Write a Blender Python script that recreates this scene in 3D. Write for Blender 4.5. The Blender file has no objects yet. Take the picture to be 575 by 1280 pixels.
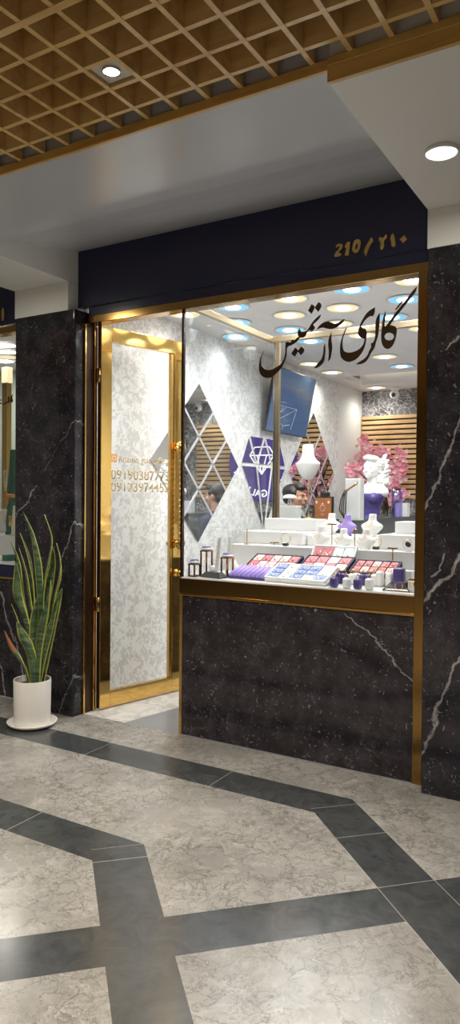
import bpy, bmesh, math, random
from mathutils import Vector, Matrix, noise
random.seed(7)
PI = math.pi
S = bpy.context.scene
COL = S.collection

# ------------------------------------------------------------------ camera (solved from the facade's vanishing points)
RX = ((0.859, 0.017, -0.512), (0.512, -0.011, 0.859), (0.009, -1.0, -0.019))
FPX, CX, CY, EYE = 898.9, 287.5, 640.0, 1.5
V1 = Vector((-1222 - CX, 610 - CY, FPX)); V2 = Vector((823 - CX, 628 - CY, FPX))
DX = -V1.normalized(); DY = V2.normalized(); DZ = DX.cross(DY)
if DZ.y > 0: DZ = -DZ
def ray(px, py):
    v = Vector((px - CX, py - CY, FPX))
    return Vector((DX.dot(v), DY.dot(v), DZ.dot(v)))
def at(px, py, axis, val):
    """the point of the place seen at that spot of the photograph, on the plane axis = val"""
    d = ray(px, py); c = Vector((0, 0, EYE)); t = (val - c[axis]) / d[axis]
    return c + d * t
cam_d = bpy.data.cameras.new('camera'); cam = bpy.data.objects.new('camera', cam_d); COL.objects.link(cam)
right = Vector((DX.x, DY.x, DZ.x)); down = Vector((DX.y, DY.y, DZ.y)); fwd = Vector((DX.z, DY.z, DZ.z))
m = Matrix.Identity(4)
for i in range(3):
    m[i][0] = right[i]; m[i][1] = -down[i]; m[i][2] = -fwd[i]
m[0][3], m[1][3], m[2][3] = 0, 0, EYE
cam.matrix_world = m
cam_d.sensor_fit = 'VERTICAL'; cam_d.sensor_height = 36; cam_d.lens = 36 * FPX / 1280
cam_d.clip_start = 0.02
S.camera = cam

# ------------------------------------------------------------------ materials
def lin(r, g, b):
    f = lambda c: (c / 255 / 12.92) if c <= 10 else (((c / 255) + 0.055) / 1.055) ** 2.4
    return (f(r), f(g), f(b), 1)
class NT:
    def __init__(s, name):
        s.m = bpy.data.materials.new(name); s.m.use_nodes = True
        s.t = s.m.node_tree; s.b = s.t.nodes['Principled BSDF']; s.out = s.t.nodes['Material Output']
    def n(s, typ, ins=None, **kw):
        x = s.t.nodes.new('ShaderNode' + typ)
        for k, v in kw.items(): setattr(x, k, v)
        for k, v in (ins or {}).items(): s.set(x, k, v)
        return x
    def set(s, node, key, v):
        i = node.inputs[key]
        if isinstance(v, bpy.types.NodeSocket): s.t.links.new(v, i)
        elif isinstance(v, bpy.types.Node): s.t.links.new(v.outputs[0], i)
        else: i.default_value = v
    def p(s, **kw):
        for k, v in kw.items(): s.set(s.b, k.replace('_', ' '), v)
    def math(s, op, a, b=0.0, c=None):
        x = s.n('Math', {0: a, 1: b}, operation=op)
        if c is not None: s.set(x, 2, c)
        return x.outputs[0]
    def mix(s, f, a, b):
        x = s.n('Mix', data_type='RGBA'); s.set(x, 0, f); s.set(x, 6, a); s.set(x, 7, b); return x.outputs[2]
    def ramp(s, f, lo, hi):
        return s.n('MapRange', {'Value': f, 'From Min': lo, 'From Max': hi}).outputs[0]
    def obj(s): return s.n('TexCoord').outputs['Object']
def plain(name, col, rough=0.5, metal=0.0, emit=0.0, ecol=None, spec=0.5):
    k = NT(name); k.p(Base_Color=col, Roughness=rough, Metallic=metal)
    k.b.inputs['Specular IOR Level'].default_value = spec
    nz = k.n('TexNoise', {'Vector': k.obj(), 'Scale': 40.0, 'Detail': 3.0})
    k.p(Base_Color=k.mix(k.math('MULTIPLY', nz.outputs[0], 0.16), col, tuple(c * 0.8 for c in col[:3]) + (1,)))
    if emit:
        k.p(Emission_Color=ecol or col, Emission_Strength=emit)
    return k.m
def gold(name, col, rough):
    k = NT(name)
    nz = k.n('TexNoise', {'Vector': k.obj(), 'Scale': 3.0, 'Detail': 2.0})
    bump = k.n('Bump', {'Height': nz.outputs[0], 'Strength': 0.02, 'Distance': 0.05})
    k.p(Base_Color=col, Metallic=1.0, Roughness=rough, Normal=bump.outputs[0]); return k.m
def black_marble(name, veins=(), axes=(0, 2), base=(0.016, 0.0145, 0.019, 1)):
    k = NT(name); o = k.obj()
    sep = k.n('SeparateXYZ', {0: o})
    warp = k.n('TexNoise', {'Vector': o, 'Scale': 6.0, 'Detail': 5.0, 'Roughness': 0.6})
    cloud = k.n('TexNoise', {'Vector': o, 'Scale': 7.0, 'Detail': 6.0, 'Roughness': 0.7})
    col = k.mix(k.ramp(cloud.outputs[0], 0.42, 0.72), base, (0.052, 0.045, 0.053, 1))
    sp = k.n('TexNoise', {'Vector': o, 'Scale': 30.0, 'Detail': 4.0, 'Roughness': 0.55, 'Distortion': 2.2})
    col = k.mix(k.ramp(sp.outputs[0], 0.625, 0.71), col, (0.24, 0.225, 0.235, 1))
    wv = k.n('TexVoronoi', {'Vector': k.n('VectorMath', {0: o, 1: k.n('VectorMath', {0: warp.outputs[1], 1: (0.35, 0.35, 0.35)}, operation='MULTIPLY').outputs[0]}, operation='ADD').outputs[0], 'Scale': 3.2}, feature='DISTANCE_TO_EDGE')
    mk = k.n('TexNoise', {'Vector': o, 'Scale': 3.5, 'Detail': 2.0})
    f = k.math('MULTIPLY', k.ramp(wv.outputs[0], 0.012, 0.0), k.ramp(mk.outputs[0], 0.5, 0.66))
    col = k.mix(k.math('MULTIPLY', f, 0.35), col, (0.3, 0.27, 0.28, 1))
    wz = k.math('SUBTRACT', warp.outputs[0], 0.5)
    for (a0, b0), (a1, b1), w in veins:
        dx, dz = a1 - a0, b1 - b0; L = math.hypot(dx, dz); ux, uz = dx / L, dz / L
        A, B = sep.outputs[axes[0]], sep.outputs[axes[1]]
        da = k.math('SUBTRACT', A, a0); db = k.math('SUBTRACT', B, b0)
        d = k.math('SUBTRACT', k.math('MULTIPLY', da, -uz), k.math('MULTIPLY', db, -ux))
        d = k.math('ABSOLUTE', k.math('ADD', d, k.math('MULTIPLY', wz, 0.14)))
        t = k.math('ADD', k.math('MULTIPLY', da, ux), k.math('MULTIPLY', db, uz))
        inside = k.math('MULTIPLY', k.math('GREATER_THAN', t, 0.0), k.math('LESS_THAN', t, L))
        v = k.math('MULTIPLY', k.ramp(d, w, w * 0.3), inside)
        v = k.math('MULTIPLY', v, k.ramp(cloud.outputs[0], 0.25, 0.6))
        col = k.mix(v, col, (0.38, 0.355, 0.35, 1))
    k.p(Base_Color=col, Roughness=0.09); k.b.inputs['Specular IOR Level'].default_value = 0.45
    return k.m
def floor_mat(name, kind):
    k = NT(name); o = k.obj(); sep = k.n('SeparateXYZ', {0: o}); X, Y = sep.outputs[0], sep.outputs[1]
    big = k.n('TexNoise', {'Vector': o, 'Scale': 2.3, 'Detail': 5.0, 'Roughness': 0.6})
    fine = k.n('TexNoise', {'Vector': o, 'Scale': 9.0, 'Detail': 8.0, 'Roughness': 0.7, 'Distortion': 1.0})
    base = k.mix(k.ramp(big.outputs[0], 0.3, 0.7), (0.20, 0.19, 0.17, 1), (0.37, 0.355, 0.325, 1))
    base = k.mix(k.math('MULTIPLY', k.ramp(fine.outputs[0], 0.52, 0.7), 0.35), base, (0.56, 0.53, 0.48, 1))
    wp = k.n('VectorMath', {0: o, 1: k.n('VectorMath', {0: fine.outputs[1], 1: (0.22, 0.22, 0.22)}, operation='MULTIPLY').outputs[0]}, operation='ADD').outputs[0]
    for sc, w, colr, am in ((6.0, 0.03, (0.085, 0.077, 0.066, 1), 0.95), (13.0, 0.05, (0.09, 0.082, 0.07, 1), 0.9), (28.0, 0.07, (0.13, 0.12, 0.105, 1), 0.7), (5.0, 0.016, (0.62, 0.59, 0.54, 1), 0.45)):
        wv = k.n('TexVoronoi', {'Vector': wp, 'Scale': sc}, feature='DISTANCE_TO_EDGE')
        mk = k.n('TexNoise', {'Vector': o, 'Scale': 1.3 + sc * 0.12, 'Detail': 3.0})
        f = k.math('MULTIPLY', k.ramp(wv.outputs[0], w, 0.0), k.ramp(mk.outputs[0], 0.42, 0.54))
        base = k.mix(k.math('MULTIPLY', f, am), base, colr)
    dk = k.mix(k.ramp(fine.outputs[0], 0.35, 0.7), (0.034, 0.037, 0.039, 1), (0.066, 0.070, 0.071, 1))
    gt, lt, mul, mx = (lambda a, b: k.math('GREATER_THAN', a, b)), (lambda a, b: k.math('LESS_THAN', a, b)), (lambda a, b: k.math('MULTIPLY', a, b)), (lambda a, b: k.math('MAXIMUM', a, b))
    def rng(v, a, b): return mul(gt(v, a), lt(v, b))
    if kind == 'hall':
        s = k.math('ADD', X, Y); d = k.math('SUBTRACT', Y, X)
        h1 = mul(rng(Y, 3.150, 3.390), lt(s, 2.10)); g1 = mul(rng(s, 1.76, 2.10), lt(Y, 3.390))
        h2 = mul(rng(Y, 2.245, 2.468), lt(s, 0.58)); g2 = mul(rng(s, 0.26, 0.58), lt(Y, 2.468))
        c = mul(rng(d, 3.25, 3.57), mx(mx(rng(s, 0.58, 1.76), lt(s, 0.26)), gt(s, 2.10)))
        c = mul(c, mx(lt(Y, 2.9), gt(s, 2.1)))
        dark = mx(mx(mx(h1, g1), mx(h2, g2)), c)
        # thin grout joints across the dark bands and between the pale slabs
        j = mul(h1, mx(rng(k.math('ADD', X, 0.0), -1.991, -1.986), rng(X, -2.853, -2.848)))
        j = mx(j, mul(h2, rng(X, -2.497, -2.491)))
        j = mx(j, mul(g1, mx(mx(rng(d, 4.6, 4.607), rng(d, 4.16, 4.167)), rng(d, 3.57, 3.577))))
        j = mx(j, mul(g2, mx(rng(d, 4.2, 4.208), rng(d, 4.36, 4.365))))
        j = mx(j, mx(rng(s, 2.100, 2.106), mul(rng(s, 1.754, 1.76), lt(Y, 2.9))))
        jl = mul(k.math('SUBTRACT', 1.0, dark), mx(mul(rng(Y, 2.46, 3.15), mx(rng(X, -2.64, -2.635), rng(X, -2.0, -1.996))), mul(gt(Y, 3.39), mx(rng(X, -2.06, -2.055), rng(X, -1.2, -1.195)))))
        col = k.mix(dark, base, dk)
        col = k.mix(k.math('MULTIPLY', j, 0.5), col, (0.42, 0.40, 0.36, 1))
        col = k.mix(k.math('MULTIPLY', jl, 0.4), col, (0.2, 0.18, 0.16, 1))
    else:
        wh = k.mix(k.ramp(fine.outputs[0], 0.4, 0.65), (0.62, 0.60, 0.56, 1), (0.4, 0.39, 0.37, 1))
        col = k.mix(gt(k.math('SUBTRACT', X, k.math('MULTIPLY', Y, 0.22)), -3.86), wh, k.mix(big.outputs[0], (0.16, 0.17, 0.18, 1), (0.3, 0.31, 0.32, 1)))
    k.p(Base_Color=col, Roughness=k.n('MapRange', {'Value': fine.outputs[0], 'To Min': 0.12, 'To Max': 0.3}).outputs[0])
    k.b.inputs['Specular IOR Level'].default_value = 0.45
    return k.m
def damask():
    k = NT('damask_wallpaper'); o = k.obj()
    a = k.n('TexNoise', {'Vector': o, 'Scale': 19.0, 'Detail': 1.0, 'Distortion': 1.6})
    w = k.n('TexVoronoi', {'Vector': k.n('VectorMath', {0: o, 1: k.n('VectorMath', {0: a.outputs[1], 1: (0.09, 0.09, 0.09)}, operation='MULTIPLY').outputs[0]}, operation='ADD').outputs[0], 'Scale': 14.0}, feature='SMOOTH_F1')
    f = k.ramp(k.math('ADD', k.math('MULTIPLY', a.outputs[0], 0.7), k.math('MULTIPLY', w.outputs[0], 0.4)), 0.46, 0.56)
    k.p(Base_Color=k.mix(f, (0.66, 0.65, 0.645, 1), (0.87, 0.865, 0.86, 1)), Roughness=0.4)
    return k.m
def silver_marble():
    k = NT('grey_marble'); o = k.obj()
    wp = k.n('TexNoise', {'Vector': o, 'Scale': 5.0, 'Detail': 6.0})
    v = k.n('TexVoronoi', {'Vector': k.n('VectorMath', {0: o, 1: k.n('VectorMath', {0: wp.outputs[1], 1: (0.5, 0.5, 0.5)}, operation='MULTIPLY').outputs[0]}, operation='ADD').outputs[0], 'Scale': 9.5}, feature='DISTANCE_TO_EDGE')
    col = k.mix(k.ramp(wp.outputs[0], 0.35, 0.65), (0.09, 0.09, 0.095, 1), (0.26, 0.26, 0.27, 1))
    col = k.mix(k.ramp(v.outputs[0], 0.085, 0.0), col, (0.66, 0.65, 0.64, 1))
    k.p(Base_Color=col, Roughness=0.2); return k.m
def wood(name, a, b, axis=0, rough=0.5):
    k = NT(name); o = k.obj()
    sc = [14.0, 14.0, 14.0]; sc[axis] = 1.2
    mp = k.n('Mapping', {'Vector': o, 'Scale': sc})
    nz = k.n('TexNoise', {'Vector': mp.outputs[0], 'Scale': 2.0, 'Detail': 6.0, 'Distortion': 0.6})
    big = k.n('TexNoise', {'Vector': o, 'Scale': 4.0, 'Detail': 2.0})
    f = k.math('ADD', k.math('MULTIPLY', nz.outputs[0], 0.7), k.math('MULTIPLY', big.outputs[0], 0.3))
    k.p(Base_Color=k.mix(k.ramp(f, 0.35, 0.65), a, b), Roughness=rough); return k.m
def glass(name, tint=(0.97, 0.98, 0.98, 1), amount=1.0):
    k = NT(name)
    fc = k.n('LayerWeight', {'Blend': 0.5}).outputs['Facing']; fr = k.n('Math', {0: k.math('MULTIPLY', k.math('POWER', fc, 5.0), 0.9), 1: 0.035}, operation='ADD')
    nz = k.n('TexNoise', {'Vector': k.obj(), 'Scale': 1.0})
    tr = k.n('BsdfTransparent', {'Color': tint}); gl = k.n('BsdfGlossy', {'Color': (1, 1, 1, 1), 'Roughness': k.math('MULTIPLY', nz.outputs[0], 0.004)})
    mx = k.n('MixShader', {0: k.math('MULTIPLY', fr.outputs[0], amount), 1: tr.outputs[0], 2: gl.outputs[0]})
    k.t.links.new(mx.outputs[0], k.out.inputs[0]); return k.m
def leaf_mat():
    k = NT('snake_plant_leaf'); uv = k.n('TexCoord').outputs['UV']; sep = k.n('SeparateXYZ', {0: uv})
    u, v = sep.outputs[0], sep.outputs[1]
    e = k.math('ABSOLUTE', k.math('SUBTRACT', u, 0.5))
    nz = k.n('TexNoise', {'Vector': k.n('Mapping', {'Vector': k.obj(), 'Scale': (6, 6, 46)}).outputs[0], 'Scale': 1.0, 'Detail': 4.0, 'Distortion': 1.0})
    green = k.mix(k.ramp(nz.outputs[0], 0.38, 0.62), (0.022, 0.055, 0.030, 1), (0.105, 0.165, 0.075, 1))
    edge = k.ramp(k.math('ADD', e, k.math('MULTIPLY', k.math('SUBTRACT', nz.outputs[0], 0.5), 0.06)), 0.36, 0.41)
    col = k.mix(edge, green, (0.42, 0.42, 0.075, 1))
    k.p(Base_Color=col, Roughness=0.38); return k.m
M = {}
M['gold'] = gold('polished_gold', (0.83, 0.54, 0.17, 1), 0.07)
M['gold_satin'] = gold('satin_gold', (0.72, 0.47, 0.16, 1), 0.25)
M['gold_dark'] = gold('bronze_gold', (0.38, 0.22, 0.07, 1), 0.16)
M['champagne'] = gold('champagne_metal', (0.50, 0.41, 0.28, 1), 0.33)
M['gold_trim'] = wood('gold_painted_trim', (0.50, 0.28, 0.07, 1), (0.68, 0.42, 0.13, 1), 0, 0.28)
M['lattice'] = wood('gold_painted_lattice', (0.60, 0.37, 0.13, 1), (0.78, 0.54, 0.23, 1), 0, 0.28)
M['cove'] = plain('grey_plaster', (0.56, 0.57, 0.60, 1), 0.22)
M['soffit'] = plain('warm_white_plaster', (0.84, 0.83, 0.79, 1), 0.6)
M['navy'] = plain('navy_lacquer', (0.020, 0.021, 0.058, 1), 0.2)
M['white'] = plain('white_paint', (0.82, 0.82, 0.81, 1), 0.4)
M['ceil'] = plain('ceiling_white', (0.78, 0.77, 0.78, 1), 0.6)
M['acryl'] = plain('white_acrylic', (0.76, 0.76, 0.755, 1), 0.22)
M['matte_white'] = plain('white_plaster', (0.80, 0.79, 0.775, 1), 0.5)
M['pot'] = plain('cream_ceramic', (0.74, 0.71, 0.66, 1), 0.35)
M['soil'] = plain('potting_soil', (0.03, 0.022, 0.015, 1), 0.9)
M['leaf'] = leaf_mat()
M['leaf_dry'] = plain('dry_leaf_tip', (0.30, 0.12, 0.05, 1), 0.6)
M['black'] = plain('black_lacquer', (0.012, 0.012, 0.013, 1), 0.3)
M['darkvoid'] = plain('dark_plenum', (0.012, 0.009, 0.006, 1), 0.9)
M['purple'] = plain('purple_leather', (0.062, 0.042, 0.19, 1), 0.35)
M['lilac'] = plain('lilac_velvet', (0.34, 0.25, 0.66, 1), 0.7)
M['navy_velvet'] = plain('navy_velvet', (0.028, 0.024, 0.06, 1), 0.7)
M['pink'] = plain('rose_leather', (0.50, 0.14, 0.17, 1), 0.6)
M['pink_pale'] = plain('pale_rose_card', (0.80, 0.52, 0.50, 1), 0.6)
M['blue_card'] = plain('pale_blue_card', (0.22, 0.28, 0.55, 1), 0.6)
M['ice'] = plain('icy_blue_card', (0.66, 0.80, 0.86, 1), 0.6)
M['grey_cab'] = plain('slate_cabinet', (0.075, 0.095, 0.095, 1), 0.4)
M['steel'] = plain('steel', (0.6, 0.6, 0.6, 1), 0.25, 1.0)
M['smoke'] = plain('smoky_acrylic', (0.05, 0.055, 0.06, 1), 0.12)
M['petal'] = plain('pink_petal', (0.86, 0.33, 0.42, 1), 0.6)
M['petal_pale'] = plain('pale_pink_petal', (0.93, 0.58, 0.62, 1), 0.6)
M['bark'] = plain('brown_bark', (0.09, 0.05, 0.03, 1), 0.8)
M['mirror'] = plain('mirror_silver', (0.80, 0.82, 0.84, 1), 0.015, 1.0)
M['bevel'] = plain('bevelled_mirror_edge', (0.62, 0.62, 0.66, 1), 0.15, 0.25)
M['screen'] = plain('television_screen', (0.03, 0.05, 0.08, 1), 0.1, 0, 0.13, (0.42, 0.75, 1.35, 1))
M['glow_white'] = plain('lamp_white', (1, 1, 1, 1), 0.5, 0, 5.0, (1, 0.98, 0.95, 1))
M['glow_blue'] = plain('lamp_blue', (0.1, 0.2, 0.3, 1), 0.5, 0, 0.9, (0.24, 0.68, 1.0, 1))
M['glow_warm'] = plain('lamp_warm', (0.3, 0.25, 0.15, 1), 0.5, 0, 0.95, (1.0, 0.83, 0.50, 1))
M['glow_spot'] = plain('spot_lens', (1, 0.95, 0.85, 1), 0.5, 0, 8.0, (1, 0.88, 0.66, 1))
M['glow_disc'] = plain('panel_lens', (1, 0.97, 0.85, 1), 0.5, 0, 3.2, (1, 0.97, 0.80, 1))
M['led'] = plain('led_strip', (1, 0.9, 0.7, 1), 0.5, 0, 3.0, (1.0, 0.84, 0.6, 1))
M['led_cool'] = plain('led_strip_cool', (1, 1, 1, 1), 0.5, 0, 3.0, (1.0, 0.98, 0.95, 1))
M['purple_lit'] = plain('backlit_purple', (0.06, 0.035, 0.2, 1), 0.3, 0, 0.16, (0.30, 0.17, 0.9, 1))
M['letter_lit'] = plain('backlit_white', (1, 1, 1, 1), 0.4, 0, 1.2, (1, 1, 1, 1))
M['letter'] = plain('brown_vinyl', (0.055, 0.030, 0.014, 1), 0.28)
M['door_letter'] = plain('gold_vinyl', (0.55, 0.42, 0.22, 1), 0.4)
M['orange_box'] = plain('orange_vinyl', (0.80, 0.38, 0.10, 1), 0.5)
M['tan'] = plain('tan_leather', (0.36, 0.15, 0.05, 1), 0.4)
M['cognac'] = plain('cognac_leather', (0.42, 0.14, 0.035, 1), 0.35)
M['skin'] = plain('skin', (0.50, 0.27, 0.18, 1), 0.5)
M['hair'] = plain('dark_hair', (0.018, 0.013, 0.011, 1), 0.45)
M['shirt'] = plain('navy_shirt', (0.02, 0.03, 0.07, 1), 0.8)
M['trousers'] = plain('dark_trousers', (0.02, 0.02, 0.024, 1), 0.8)
M['eye'] = plain('eye_dark', (0.02, 0.015, 0.012, 1), 0.2)
M['lip'] = plain('lip', (0.34, 0.13, 0.10, 1), 0.5)
M['green'] = plain('bottle_green_velvet', (0.02, 0.13, 0.085, 1), 0.7)
M['orange_flower'] = plain('orange_petal', (0.75, 0.26, 0.05, 1), 0.6)
M['cream'] = plain('cream_cloth', (0.76, 0.68, 0.55, 1), 0.7)
M['shop_warm'] = plain('warm_cream_wall', (0.74, 0.66, 0.50, 1), 0.6)
M['mint'] = plain('mint_curtain', (0.52, 0.60, 0.54, 1), 0.7)
M['damask'] = damask(); M['silver'] = silver_marble()
M['slat'] = wood('pine_slats', (0.52, 0.31, 0.13, 1), (0.80, 0.57, 0.30, 1), 0, 0.55)
M['slat_back'] = plain('dark_slat_backing', (0.03, 0.018, 0.01, 1), 0.9)
M['glass'] = glass('clear_glass'); M['glass_edge'] = plain('green_glass_edge', (0.09, 0.14, 0.13, 1), 0.1)
M['glass_shelf'] = glass('shelf_glass', (0.80, 0.87, 0.86, 1)); M['vase'] = glass('lilac_glass', (0.75, 0.72, 0.93, 1), 1.4)
M['brown_edge'] = plain('bronze_edge_profile', (0.045, 0.022, 0.012, 1), 0.25, 0.5)
M['floor'] = floor_mat('hall_floor', 'hall'); M['floor_in'] = floor_mat('shop_floor', 'shop')

# ------------------------------------------------------------------ mesh helpers
def B(): return bmesh.new()
def bx(bm, x0, x1, y0, y1, z0, z1, bev=0.0, rot=None, seg=2):
    c = Vector(((x0 + x1) / 2, (y0 + y1) / 2, (z0 + z1) / 2))
    mt = Matrix.Translation(c) @ (rot.to_4x4() if rot else Matrix.Identity(4)) @ Matrix.Diagonal((abs(x1 - x0), abs(y1 - y0), abs(z1 - z0), 1))
    r = bmesh.ops.create_cube(bm, size=1, matrix=mt)
    if bev:
        es = list({e for v in r['verts'] for e in v.link_edges})
        bmesh.ops.bevel(bm, geom=es, offset=bev, segments=seg, affect='EDGES', profile=0.5)
    return bm
def lathe(bm, prof, c=(0, 0, 0), n=28, sx=1, sy=1):
    rings = []
    for r, z in prof:
        if r < 1e-6: rings.append([bm.verts.new((c[0], c[1], c[2] + z))])
        else: rings.append([bm.verts.new((c[0] + r * sx * math.cos(2 * PI * i / n), c[1] + r * sy * math.sin(2 * PI * i / n), c[2] + z)) for i in range(n)])
    for a, b in zip(rings, rings[1:]):
        for i in range(n):
            j = (i + 1) % n
            if len(a) == 1 and len(b) == 1: continue
            if len(a) == 1: bm.faces.new((a[0], b[j], b[i]))
            elif len(b) == 1: bm.faces.new((a[i], a[j], b[0]))
            else: bm.faces.new((a[i], a[j], b[j], b[i]))
    return bm
def loft(bm, rings, cap=True):
    vs = [[bm.verts.new(p) for p in r] for r in rings]; n = len(rings[0])
    for a, b in zip(vs, vs[1:]):
        for i in range(n):
            j = (i + 1) % n; bm.faces.new((a[i], a[j], b[j], b[i]))
    if cap: bm.faces.new(list(reversed(vs[0]))); bm.faces.new(vs[-1])
    return bm
def ering(cx, cy, z, a, b, n=24): return [(cx + a * math.cos(2 * PI * i / n), cy + b * math.sin(2 * PI * i / n), z) for i in range(n)]
def tube(bm, pts, r, n=10):
    pts = [Vector(p) for p in pts]; rings = []
    for i, p in enumerate(pts):
        d = (pts[min(i + 1, len(pts) - 1)] - pts[max(i - 1, 0)]).normalized()
        up = Vector((0, 0, 1)) if abs(d.z) < 0.9 else Vector((0, 1, 0))
        a = d.cross(up).normalized(); b = d.cross(a).normalized()
        rr = r[i] if isinstance(r, (list, tuple)) else r
        rings.append([p + a * rr * math.cos(2 * PI * k / n) + b * rr * math.sin(2 * PI * k / n) for k in range(n)])
    return loft(bm, rings)
def ell(bm, c, r, rot=None, u=16, v=10):
    r = r if isinstance(r, (tuple, list)) else (r, r, r)
    bmesh.ops.create_uvsphere(bm, u_segments=u, v_segments=v, radius=1, matrix=Matrix.Translation(c) @ (rot.to_4x4() if rot else Matrix.Identity(4)) @ Matrix.Diagonal((r[0], r[1], r[2], 1)))
    return bm
def prism(bm, poly, f):
    """poly in a plane, f(a, b, k) -> point, k = 0 / 1 the two faces"""
    a = [bm.verts.new(f(x, y, 0)) for x, y in poly]; b = [bm.verts.new(f(x, y, 1)) for x, y in poly]
    bm.faces.new(a); bm.faces.new(list(reversed(b))); n = len(poly)
    for i in range(n): bm.faces.new((a[i], b[i], b[(i + 1) % n], a[(i + 1) % n]))
    return bm
def obj(name, bm, mat, parent=None, smooth=False, loc=None):
    if isinstance(bm, bpy.types.Mesh): me = bm
    else:
        bmesh.ops.recalc_face_normals(bm, faces=bm.faces)
        me = bpy.data.meshes.new(name); bm.to_mesh(me); bm.free()
    if smooth:
        for p in me.polygons: p.use_smooth = True
        if smooth == 'auto': me.set_sharp_from_angle(angle=math.radians(35))
    if mat: me.materials.clear(); me.materials.append(M[mat] if isinstance(mat, str) else mat)
    o = bpy.data.objects.new(name, me); COL.objects.link(o)
    if parent: o.parent = parent
    if loc: o.location = loc
    return o
def tag(o, label=None, cat=None, group=None, kind=None):
    if label: o['label'] = label
    if cat: o['category'] = cat
    if group: o['group'] = group
    if kind: o['kind'] = kind
    return o
def thing(name, label, cat, loc=(0, 0, 0), rz=0, group=None, rx=0):
    o = bpy.data.objects.new(name, None); COL.objects.link(o); o.empty_display_size = 0.1
    o.location = loc; o.rotation_euler = (rx, 0, rz); return tag(o, label, cat, group)
def struct(name, bm, mat, label=None, cat=None, parent=None, smooth=False):
    o = obj(name, bm, mat, parent, smooth)
    if not parent: tag(o, label, cat, None, 'structure')
    return o
def splines_mesh(polys, ext, smooth=True):
    """filled letter shapes with holes (2D curve turned into a mesh)"""
    cu = bpy.data.curves.new('outline', 'CURVE'); cu.dimensions = '2D'; cu.fill_mode = 'BOTH'; cu.extrude = ext; cu.resolution_u = 5
    for poly in polys:
        s = cu.splines.new('BEZIER'); s.bezier_points.add(len(poly) - 1); s.use_cyclic_u = True; n = len(poly)
        P = [Vector((x, y, 0)) for x, y in poly]
        for i, bp in enumerate(s.bezier_points):
            a, p, c = P[i - 1], P[i], P[(i + 1) % n]; d1 = (p - a); d2 = (c - p)
            bp.co = p; bp.handle_left_type = bp.handle_right_type = 'FREE'
            t = d1.normalized() + d2.normalized() if d1.length and d2.length else d2
            if smooth and d1.length and d2.length and d1.normalized().dot(d2.normalized()) > 0.25:
                t.normalize(); bp.handle_left = p - t * d1.length * 0.33; bp.handle_right = p + t * d2.length * 0.33
            else: bp.handle_left = p - d1 * 0.33; bp.handle_right = p + d2 * 0.33
    return curve_mesh(cu)
def curve_mesh(cu):
    o = bpy.data.objects.new('outline', cu); COL.objects.link(o)
    bpy.context.view_layer.update()
    me = bpy.data.meshes.new_from_object(o.evaluated_get(bpy.context.evaluated_depsgraph_get()))
    bpy.data.objects.remove(o); bpy.data.curves.remove(cu); return me
def text_mesh(s, height, ext=0.0008, width=None, shear=0.0, bold=0.0):
    cu = bpy.data.curves.new('words', 'FONT'); cu.body = s; cu.size = 1; cu.extrude = 0; cu.shear = shear; cu.offset = bold
    me = curve_mesh(cu)
    xs = [v.co.x for v in me.vertices]; x0, x1 = min(xs), max(xs)
    k = height / 0.73; kx = width / (x1 - x0) if width else k
    bm = B(); bm.from_mesh(me); bpy.data.meshes.remove(me)
    for v in bm.verts: v.co = Vector(((v.co.x - x0) * kx, v.co.y * k, 0))
    r = bmesh.ops.extrude_face_region(bm, geom=bm.faces[:])
    for g in r['geom']:
        if isinstance(g, bmesh.types.BMVert): g.co.z += ext
    return bm
def upright(bm_or_me):
    """turn a shape drawn in XY so that it stands in XZ facing -Y"""
    bm = bm_or_me
    if isinstance(bm, bpy.types.Mesh): bm = B(); bm.from_mesh(bm_or_me)
    for v in bm.verts: v.co = Vector((v.co.x, -v.co.z, v.co.y))
    return bm
def fuse(bm, voxel=0.01, smooth=3):
    """grow one continuous skin around overlapping volumes"""
    me = bpy.data.meshes.new('fuse'); bm.to_mesh(me); bm.free()
    o = bpy.data.objects.new('fuse', me); COL.objects.link(o)
    r = o.modifiers.new('r', 'REMESH'); r.mode = 'VOXEL'; r.voxel_size = voxel
    if smooth: s = o.modifiers.new('s', 'SMOOTH'); s.iterations = smooth; s.factor = 0.5
    bpy.context.view_layer.update()
    out = bpy.data.meshes.new_from_object(o.evaluated_get(bpy.context.evaluated_depsgraph_get()))
    bpy.data.objects.remove(o); bpy.data.meshes.remove(me)
    for p in out.polygons: p.use_smooth = True
    return out
def capsule(bm, a, b, ra, rb, n=8):
    a, b = Vector(a), Vector(b)
    for i in range(n + 1):
        t = i / n; r = ra + (rb - ra) * t; ell(bm, a.lerp(b, t), r, u=12, v=8)
def lamp(name, loc, power, size, col=(1, 1, 1), typ='AREA', rot=(0, 0, 0), spot=1.6):
    l = bpy.data.lights.new(name, typ); l.energy = power; l.color = col
    if typ == 'AREA': l.shape = 'DISK'; l.size = size
    else: l.shadow_soft_size = size
    if typ == 'SPOT': l.spot_size = spot; l.spot_blend = 0.9
    o = bpy.data.objects.new(name, l); COL.objects.link(o); o.location = loc; o.rotation_euler = rot; return o

# ------------------------------------------------------------------ the setting: hall
FY, PY = 3.76, 3.65           # shop front plane, pillar faces
ZS, ZL = 2.967, 3.05          # soffit underside, lattice underside
struct('floor', bx(B(), -9, 5, -3.2, 3.745, -0.1, 0), 'floor', 'hall floor of pale marble slabs with dark angled bands', 'floor')
struct('floor', bx(B(), -9, 0.4, 3.745, 9.6, -0.1, 0), 'floor_in', 'white and grey marble floor inside the shop door', 'floor')
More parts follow.
